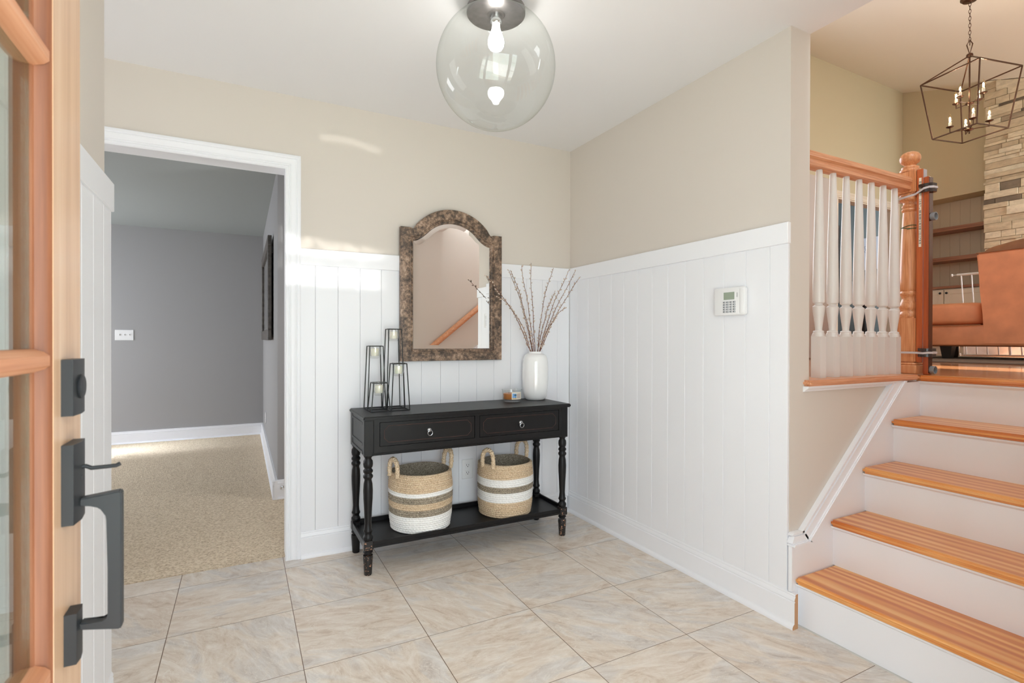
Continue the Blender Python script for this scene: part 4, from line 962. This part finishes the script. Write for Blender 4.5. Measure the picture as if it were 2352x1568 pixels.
# ================================================================== CHANDELIER
HX, HY = 3.485, -0.855; HC = zc(HY)
ch = thing('lantern_chandelier', (HX, HY, HC), 'bronze cage lantern chandelier with eight lit candle bulbs', 'chandelier')
bm = bm_(); lathe(bm, [(0.0, 0.0), (0.065, 0.0), (0.065, -0.012), (0.05, -0.028), (0.012, -0.034), (0.0, -0.04)], HX, HY, HC+0.01, 32, caps=False); O('canopy', bm, M['bronze'], ch)
bm = bm_(); z = HC-0.03; k = 0
while z > 3.705:
    c = z-0.016; pts = []
    for i in range(16):
        a = 2*PI*i/16; u = 0.0085*math.sin(a); v = (0.0185)*math.cos(a)
        pts.append((HX+(u if k % 2 else 0), HY+(0 if k % 2 else u), c+v))
    tube(bm, pts, 0.0019, 6, closed=True); z -= 0.030; k += 1
O('chain', bm, M['bronze'], ch)
bm = bm_(); zt, zh = 3.42, 3.592; zb = 2.93
pts = [(HX, HY, zh+0.01), (HX-0.004, HY-0.022, zh+0.09), (HX, HY-0.022+0.022, zh+0.135), (HX+0.004, HY+0.022, zh+0.10)]
tube(bm, pts, 0.0045, 6, closed=True); O('loop', bm, M['bronze'], ch)
cor = [A(122+90*k) for k in range(4)]
top = [Vector((HX+0.330*math.cos(a), HY+0.330*math.sin(a), zt)) for a in cor]; bot = [Vector((HX+0.246*math.cos(a), HY+0.246*math.sin(a), zb)) for a in cor]
bm = bm_(); hub = Vector((HX, HY, zh))
for k in range(4):
    bar(bm, top[k], top[(k+1) % 4], 0.0085); bar(bm, bot[k], bot[(k+1) % 4], 0.0085); bar(bm, top[k], bot[k], 0.0085); bar(bm, hub, top[k], 0.0085)
lathe(bm, [(0.0, 0.016), (0.020, 0.014), (0.024, 0.006), (0.024, -0.006), (0.018, -0.012), (0.0, -0.014)], HX, HY, zh, 24, caps=False)
O('cage', bm, M['bronze'], ch, smooth=30)
bm = bm_(); tube(bm, [(HX, HY, zh), (HX, HY, 2.955)], 0.006, 10)
for zz in (3.185, 2.965): lathe(bm, [(0.0, 0.014), (0.012, 0.012), (0.030, 0.004), (0.032, -0.004), (0.014, -0.012), (0.0, -0.014)], HX, HY, zz, 24, caps=False)
lathe(bm, [(0.0, 0.0), (0.006, -0.004), (0.004, -0.012), (0.0065, -0.018), (0.0, -0.024)], HX, HY, 2.952, 16, caps=False)
O('centre_stem', bm, M['bronze'], ch)
arms = [(A(122+90*k), 0.128, 2.968, 3.005) for k in range(4)]+[(A(77+90*k), 0.105, 3.188, 3.222) for k in range(4)]
def arm(a, r, z0, z1):
    c, s = math.cos(a), math.sin(a); ex, ey = HX+r*c, HY+r*s
    bm = bm_(); tube(bm, [(HX, HY, z0), (ex, ey, z0), (ex, ey, z1)], 0.0042, 8)
    lathe(bm, [(0.0, 0.0), (0.010, 0.002), (0.024, 0.008), (0.028, 0.013), (0.024, 0.012), (0.010, 0.007), (0.0, 0.007)], ex, ey, z1-0.004, 24, caps=False)
    ar = O('candle_arm', bm, M['bronze'], ch)
    bm = bm_(); lathe(bm, [(0.0, 0.0), (0.0105, 0.0), (0.0105, 0.042), (0.008, 0.048), (0.0, 0.048)], ex, ey, z1+0.003, 16, caps=False); O('candle_sleeve', bm, M['wax'], ar, label='ivory candle sleeve')
    zb_ = z1+0.050
    bm = bm_(); lathe(bm, [(0.007, 0.0), (0.0095, 0.006), (0.0155, 0.020), (0.0165, 0.030), (0.0135, 0.044), (0.007, 0.060), (0.002, 0.072), (0.0, 0.074)], ex, ey, zb_, 20, caps=False)
    O('flame_bulb', bm, M['bulbglass'], ar, smooth=80, label='lit flame-shaped bulb')
    bm = bm_(); lathe(bm, [(0.0, 0.010), (0.005, 0.014), (0.0065, 0.025), (0.0045, 0.038), (0.0, 0.044)], ex, ey, zb_, 12, caps=False)
    O('filament', bm, M['filament'], ar, smooth=80)
    light('flame_bulb_light', 'POINT', (ex, ey, zb_+0.026), 3.0, (1.0, 0.90, 0.76), radius=0.008)
for a in arms: arm(*a)

# ================================================================== ENTRY DOOR (open, beside the camera)
XF = -2.2257; XB = XF-0.044; DY1 = -1.9795; DY0 = -2.94; SI = -2.1096
ed = thing('door_1', (XF-0.022, (DY0+DY1)/2, 0.005), 'open fir front door with glass panes and black handle set', kind='structure')
bm = bm_()
box(bm, XB, XF, SI, DY1, 0.006, 2.035, bev=0.0015); box(bm, XB, XF, DY0, DY0+0.13, 0.006, 2.035, bev=0.0015)
O('stile_panel', bm, M['fir'], ed)
bm = bm_(); box(bm, XB, XF, DY0+0.1305, SI-0.0005, 0.006, 0.716); box(bm, XB, XF, DY0+0.1305, SI-0.0005, 1.945, 2.035)
O('rail_panel', bm, M['fir_y'], ed)
GL = [0.752, 1.135, 1.525, 1.910]
bm = bm_()
def bead_v(y, s, z0, z1):       # vertical moulding sloping down to the glass
    prism(bm, [(XF-0.0005, y), (XF-0.002, y+s*0.003), (XF-0.004, y+s*0.006), (XF-0.010, y+s*0.0085), (XF-0.016, y+s*0.0105), (XF-0.0175, y+s*0.013), (XB+0.0175, y+s*0.013), (XB+0.010, y+s*0.0085), (XB+0.002, y+s*0.003), (XB+0.0005, y)], 'z', z0, z1)
bead_v(SI-0.0005, -1, 0.717, 1.944); bead_v(DY0+0.131, 1, 0.717, 1.944)
O('glazing_bead', bm, M['fir_dk'], ed)
for zz, hh, nm in ((0.734, 0.036, 'glazing_bar'), (1.1425, 0.030, 'glazing_bar'), (1.5345, 0.030, 'glazing_bar'), (1.928, 0.034, 'glazing_bar')):
    bm = bm_(); h = hh/2
    prism(bm, [(XF-0.0005, zz-h*0.42), (XF-0.0005, zz+h*0.42), (XF-0.006, zz+h*0.75), (XF-0.016, zz+h), (XB+0.016, zz+h), (XB+0.006, zz+h*0.75), (XB+0.0005, zz+h*0.42), (XB+0.0005, zz-h*0.42), (XB+0.006, zz-h*0.75), (XB+0.016, zz-h), (XF-0.016, zz-h), (XF-0.006, zz-h*0.75)], 'y', DY0+0.142, SI-0.011)
    O(nm, bm, M['fir_y'], ed)
zs = [(0.752, 1.1275), (1.1575, 1.5195), (1.5495, 1.911)]
for a, b in zs: O('glass_pane', B(XF-0.024, XF-0.020, DY0+0.145, SI-0.0137, a, b), M['pane'], ed)
# deadbolt and handle set
bm = bm_(); prism(bm, [(XF-0.0, -2.0775), (XF+0.0132, -2.0775), (XF+0.0160, -2.0480), (XF+0.0132, -2.0185), (XF, -2.0185)], 'z', 1.064, 1.142)
db = O('deadbolt', bm, M['blackm'], ed)
bm = bm_(); lathe(bm, [(0.0, 0.0), (0.0165, 0.0), (0.0170, 0.002), (0.0150, 0.0035), (0.0, 0.0038)], XF+0.0150, -2.0480, 1.103, 32, axis='x', caps=False); cyl = O('lock_cylinder', bm, M['blackm'], db)
O('keyhole', B(XF+0.0187, XF+0.0192, -2.0492, -2.0468, 1.097, 1.109), M['slot'], cyl)
hs = None
bm = bm_(); prism(bm, [(XF, -2.0775), (XF+0.0135, -2.0775), (XF+0.0165, -2.0480), (XF+0.0135, -2.0185), (XF, -2.0185)], 'z', 0.9130, 1.0240)
hs = O('handle_set', bm, M['blackm'], ed)
O('keyhole', B(XF+0.0150, XF+0.0172, -2.050, -2.047, 0.970, 0.976), M['slot'], hs)
bm = bm_(); prism(bm, [(XF, -2.067), (XF+0.0140, -2.067), (XF+0.0155, -2.050), (XF+0.0140, -2.0345), (XF, -2.0345)], 'z', 0.7150, 0.7860)
O('lower_rosette', bm, M['blackm'], hs)
bm = bm_(); yg = -2.047
ol = [(XF+0.0150, 0.9440), (XF+0.0600, 0.9490), (XF+0.0630, 0.9470), (XF+0.0630, 0.7500), (XF+0.0600, 0.7480), (XF+0.0150, 0.7420), (XF+0.0150, 0.7540), (XF+0.0400, 0.7570), (XF+0.0455, 0.7600), (XF+0.0475, 0.7670), (XF+0.0440, 0.84), (XF+0.0440, 0.9100), (XF+0.0400, 0.9260), (XF+0.0300, 0.9330), (XF+0.0150, 0.9330)]
ol = [(XF+0.0150, 0.9435), (XF+0.0610, 0.9490), (XF+0.0635, 0.9465), (XF+0.0635, 0.7490), (XF+0.0610, 0.7470), (XF+0.0150, 0.7570), (XF+0.0150, 0.7665), (XF+0.0400, 0.7620), (XF+0.0465, 0.7650), (XF+0.0485, 0.7720), (XF+0.0470, 0.84), (XF+0.0455, 0.9080), (XF+0.0448, 0.9150), (XF+0.0430, 0.9215), (XF+0.0400, 0.9265), (XF+0.0355, 0.9300), (XF+0.0290, 0.9325), (XF+0.0150, 0.9330)]
prism(bm, ol, 'y', yg-0.009, yg+0.009)
bmesh.ops.bevel(bm, geom=[e for e in bm.edges], offset=0.0015, segments=2, affect='EDGES', clamp_overlap=True)
O('grip', bm, M['blackm'], hs)
bm = bm_(); P = [(XF+0.0150, yg, 0.9875), (XF+0.0205, yg, 0.9880), (XF+0.0270, yg, 0.9845), (XF+0.0560, yg, 0.9850), (XF+0.0605, yg, 0.9875)]
tube(bm, P, 0.0030, 10); O('thumb_latch', bm, M['blackm'], hs)
for zz in (0.25, 1.05, 1.85):
    bm = bm_(); tube(bm, [(XB-0.004, DY0-0.004, zz-0.045), (XB-0.004, DY0-0.004, zz+0.045)], 0.006, 10); O('hinge', bm, M['blackm'], ed)

# ================================================================== UPPER ROOM FURNISHING
# built-in bookcase
bc = thing('built_in_bookcase', (6.5, 0.48, 1.0), 'built-in bookcase with brown shelves above cream cabinet doors', 'bookcase')
O('back_panel', boards('x', NY0+0.005, NY1-0.002, 0.694, 1.0, NZ-0.001, 6.659, 6.645, step=0.1125), M['boards'], bc)
for z in (2.660, 2.262): O('shelf', B(XD+0.01, 6.643, NY0+0.002, NY1-0.001, z-0.026, z+0.026, bev=0.002), M['shelfwood'], bc)
O('counter', B(XD-0.01, 6.643, NY0+0.002, NY1-0.001, 1.866, 1.898, bev=0.002), M['shelfwood'], bc)
O('cabinet_body', B(XD+0.03, 6.643, NY0+0.003, NY1-0.002, 0.999, 1.8655), M['cab'], bc)
for (a, b, kx) in ((0.525, 0.930, 0.558), (0.075, 0.515, 0.486)):
    bm = bm_(); box(bm, XD+0.008, XD+0.0295, a, b, 1.10, 1.850); 
    for q in ((a, a+0.06, 1.10, 1.85), (b-0.06, b, 1.10, 1.85), (a+0.06, b-0.06, 1.10, 1.16), (a+0.06, b-0.06, 1.79, 1.85)): box(bm, XD, XD+0.0085, q[0], q[1], q[2], q[3], bev=0.001)
    d_ = O('door', bm, M['cab'], bc)
    bm = bm_(); lathe(bm, [(0.0, -0.022), (0.013, -0.020), (0.015, -0.013), (0.006, -0.008), (0.006, 0.0)], XD-0.0005, kx, 1.806, 20, axis='x', caps=False); O('knob', bm, M['knob'], d_)
# stone fireplace: coursed ledger stones, each its own block
fp = thing('stone_fireplace', (6.2, -1.2, 1.0), 'tall stacked ledger stone fireplace wall beside the bookcase', 'fireplace')
bm = bm_(); tone = bm.verts.layers.float.new('tone'); z = 1.0
R2 = random.Random(3)
ytop = lambda y: zc(y)-0.012
while z < 4.6:
    h = R2.choice((0.035, 0.05, 0.06, 0.08, 0.10)); y = 0.015+R2.uniform(-0.02, 0.0)
    while y > -2.4:
        L_ = R2.uniform(0.10, 0.42); y1_ = y-L_; zt_ = min(z+h-0.003, ytop(y))
        if zt_ > z+0.012:
            pr2 = R2.uniform(0, 0.030); tn = R2.random()
            nv = box(bm, 6.10-pr2, 6.335, y1_+0.002, y-0.002, z+0.001, zt_)
            for v in nv:
                v[tone] = tn
                if v.co.z > z+0.005 and z+h > ytop(y1_)-0.02: v.co.z = ytop(v.co.y)+0.006
        y = y1_
    z += h
es = [e for e in bm.edges if abs(e.verts[0].co.x-e.verts[1].co.x) < 1e-6 and e.verts[0].co.x < 6.2]
bmesh.ops.bevel(bm, geom=es, offset=0.006, segments=2, affect='EDGES', clamp_overlap=True)
O('ledger_stone', bm, M['stone'], fp, smooth=0)
O('hearth', B(5.55, 6.06, -2.4, 0.0, 0.999, 1.12, bev=0.01), mat('pale_hearth_stone', rgb(226, 226, 230), 0.6, var=0.12, vscale=9), fp)
def pillow(bm, x0, x1, y0, y1, z0, z1, e=0.3, n=28, m=40):
    cx, cy, cz = (x0+x1)/2, (y0+y1)/2, (z0+z1)/2; ax, ay, az = (x1-x0)/2, (y1-y0)/2, (z1-z0)/2
    f = lambda c: math.copysign(abs(c)**e, c)
    rows = []
    for i in range(1, n):
        ph = -PI/2+PI*i/n; rows.append([bm.verts.new((cx+ax*f(math.cos(ph))*f(math.cos(2*PI*k/m)), cy+ay*f(math.cos(ph))*f(math.sin(2*PI*k/m)), cz+az*f(math.sin(ph)))) for k in range(m)])
    for a, b in zip(rows, rows[1:]):
        for k in range(m): q = (k+1) % m; bm.faces.new((a[k], a[q], b[q], b[k]))
    bm.faces.new(rows[0][::-1]); bm.faces.new(rows[-1])
# sectional sofa seen from behind
sf = thing('sofa', (3.95, -1.3, 1.0), 'rust leather sofa standing on the upper level, seen from behind', 'sofa')
bm = bm_(); prism(bm, [(-0.900, 1.905), (-0.925, 1.60), (-0.945, 1.40), (-0.945, 1.136), (-2.75, 1.130), (-2.75, 1.91)], 'x', 3.50, 3.68)
bmesh.ops.bevel(bm, geom=list(bm.edges), offset=0.012, segments=3, affect='EDGES', clamp_overlap=True)
bm2 = bm; O('back_panel', bm2, M['leather'], sf)
bm = bm_(); pillow(bm, 3.505, 4.40, -2.70, -0.30, 1.120, 1.306, e=0.16); O('base', bm, M['leather'], sf, smooth=60)
bm = bm_(); pillow(bm, 3.490, 4.42, -0.942, -0.27, 1.300, 1.505, e=0.32); sc1 = O('seat_cushion', bm, M['leather'], sf, smooth=60)
bm = bm_(); tube(bm, [(3.492, -0.935, 1.304), (3.492, -0.62, 1.302), (3.492, -0.30, 1.302)], 0.004, 8); O('piping', bm, M['leather_dk'], sc1)
bm = bm_(); pillow(bm, 3.72, 4.42, -2.65, -1.10, 1.300, 1.500, e=0.3); O('seat_cushion', bm, M['leather'], sf, smooth=60)
bm = bm_()
pillow(bm, 3.53, 3.90, -1.95, -0.90, 1.62, 1.985, e=0.35)
for v in bm.verts: v.co.z += 0.008*math.sin(v.co.y*14)+0.05*min(0.5, max(0, -0.95-v.co.y))
O('back_cushion', bm, M['leather_dk'], sf, smooth=60, label='brown suede back cushion')
bm = bm_(); tube(bm, [(3.5, -0.902, 1.908), (3.5, -1.8, 1.913), (3.5, -2.7, 1.913)], 0.005, 8); O('piping', bm, M['leather_dk'], sf)
for (x, y) in ((3.60, -0.665), (3.60, -2.55), (4.30, -0.367), (4.30, -2.55)):
    bm = bm_(); vs = box(bm, x-0.030, x+0.030, y-0.030, y+0.030, 1.0125, 1.127)
    for v in vs:
        if v.co.z > 1.1: v.co.x += (v.co.x-x)*0.4; v.co.y += (v.co.y-y)*0.5
    O('leg', bm, M['darkwood'], sf)
bm = bm_(); lathe(bm, [(0.030, 1.0125), (0.036, 1.03), (0.046, 1.13)], 4.0, -0.545, 0, 24); O('leg', bm, M['chrome'], sf, label='chrome leg')
O('rug', B(2.95, 4.62, -2.7, 0.35, 0.9985, 1.0120, bev=0.003), M['rug'], None, label='grey brown rug under the rust leather sofa', cat='rug')
# white metal gate leaning behind the sofa
wg = thing('metal_safety_gate', (4.55, -0.9, 1.0), 'white tubular metal safety gate standing behind the sofa', 'safety gate')
def gp(y, z): return (4.66+0.02*(z-1.0), y+0.055*(z-1.0)/0.85, z)
bm = bm_(); zt = 1.862; zb = 1.025
tube(bm, [gp(-0.375, zb), gp(-1.35, zb)], 0.0095, 8, square=False); tube(bm, [gp(-0.350, zt), gp(-1.35, zt)], 0.0115, 8)
for i in range(11): y = -0.385-i*0.0868; tube(bm, [gp(y, zb), gp(y, zt)], 0.0062 if i != 4 else 0.011, 8)
O('bar_frame', bm, M['gatewhite'], wg)
for (y, z) in ((-0.310, zt), (-0.335, zb)):
    bm = bm_(); p = gp(y, z); tube(bm, [gp(y-0.04, z), p], 0.003, 8); lathe(bm, [(0.0, -0.002), (0.014, -0.001), (0.015, 0.006), (0.006, 0.010), (0.0, 0.010)], p[0], p[1], p[2], 16, axis='y', caps=False)
    O('pressure_foot', bm, M['gatewhite'], wg)
# blue grey room beyond the opening
cp = thing('line_drawing', (8.98, 2.865, 2.57), 'framed line drawing of a flower on the blue grey wall beyond the balusters', 'picture')
O('print_sheet', B(8.972, 8.9985, 2.68, 3.05, 2.57, 3.20, bev=0.002), M['print'], cp)
bm = bm_(); cy_, cz_ = 2.85, 2.93
for k in range(9):
    a = 2*PI*k/9; L_ = 0.10+0.03*math.sin(k*2.1)
    for sgn in (-1, 1):
        P = [(8.969, cy_+math.cos(a)*L_*u+sgn*0.028*math.sin(PI*u)*-math.sin(a), cz_+math.sin(a)*L_*1.3*u+sgn*0.028*math.sin(PI*u)*math.cos(a)) for u in [j/8 for j in range(9)]]
        tube(bm, P, 0.0022, 5)
tube(bm, [(8.969, cy_, cz_), (8.969, cy_+0.02, 2.78), (8.969, cy_-0.01, 2.60)], 0.0022, 5)
O('flower_drawing', bm, M['ink'], cp, kind=None)
tm = thing('tall_wall_panel', (8.97, 3.5, 1.95), 'tall pale blue framed panel seen between the second and third balusters', 'picture')
bm = bm_(); box(bm, 8.94, 8.999, 3.44, 3.475, 1.95, 3.55); box(bm, 8.94, 8.999, 3.475, 3.9, 3.515, 3.55); box(bm, 8.94, 8.999, 3.475, 3.9, 1.95, 1.985)
O('frame', bm, M['framegrey'], tm); O('pale_sheet', B(8.93, 8.985, 3.476, 3.9, 1.986, 3.514), mat('pale_blue_sheet', rgb(176, 200, 214), 0.3), tm)
S('trim_4', B(8.96, 8.999, 2.47, 2.57, 1.0, 3.4), M['white'], 'pale door trim in the blue grey room')
fv = thing('floor_vase', (8.6, 2.78, 1.0), 'dark tall vase with bare branches seen between the balusters', 'vase')
bm = bm_(); lathe(bm, [(0.0, 0.0), (0.06, 0.0), (0.10, 0.12), (0.12, 0.35), (0.09, 0.62), (0.05, 0.78), (0.06, 0.85), (0.05, 0.84), (0.0, 0.8)], 8.6, 2.72, 1.0, 28, caps=False); O('vase_body', bm, M['darkwood'], fv)
bm = bm_()
for k in range(9):
    a = 2*PI*k/9; tube(bm, [(8.6, 2.72, 1.7), (8.6+0.08*math.cos(a), 2.72+0.06*math.sin(a), 2.0), (8.6+0.22*math.cos(a), 2.76+0.2*math.sin(a), 2.3+0.03*k)], 0.004, 5)
O('branches', bm, M['leaf'], fv)
w4 = thing('added_window_frame', (1.65, 1.02, 1.7), 'white frame added around an unseen lamp in the upper hall', kind='structure')  # added frame around the hall fill lamp, the wall has no opening
bm = bm_()
for q in ((0.5, 2.8, 1.68, 1.74), (0.5, 2.8, 3.27, 3.33), (0.5, 0.56, 1.74, 3.27), (2.74, 2.8, 1.74, 3.27)): box(bm, q[0], q[1], 0.985, 1.019, q[2], q[3])
O('window_frame', bm, M['white'], w4)
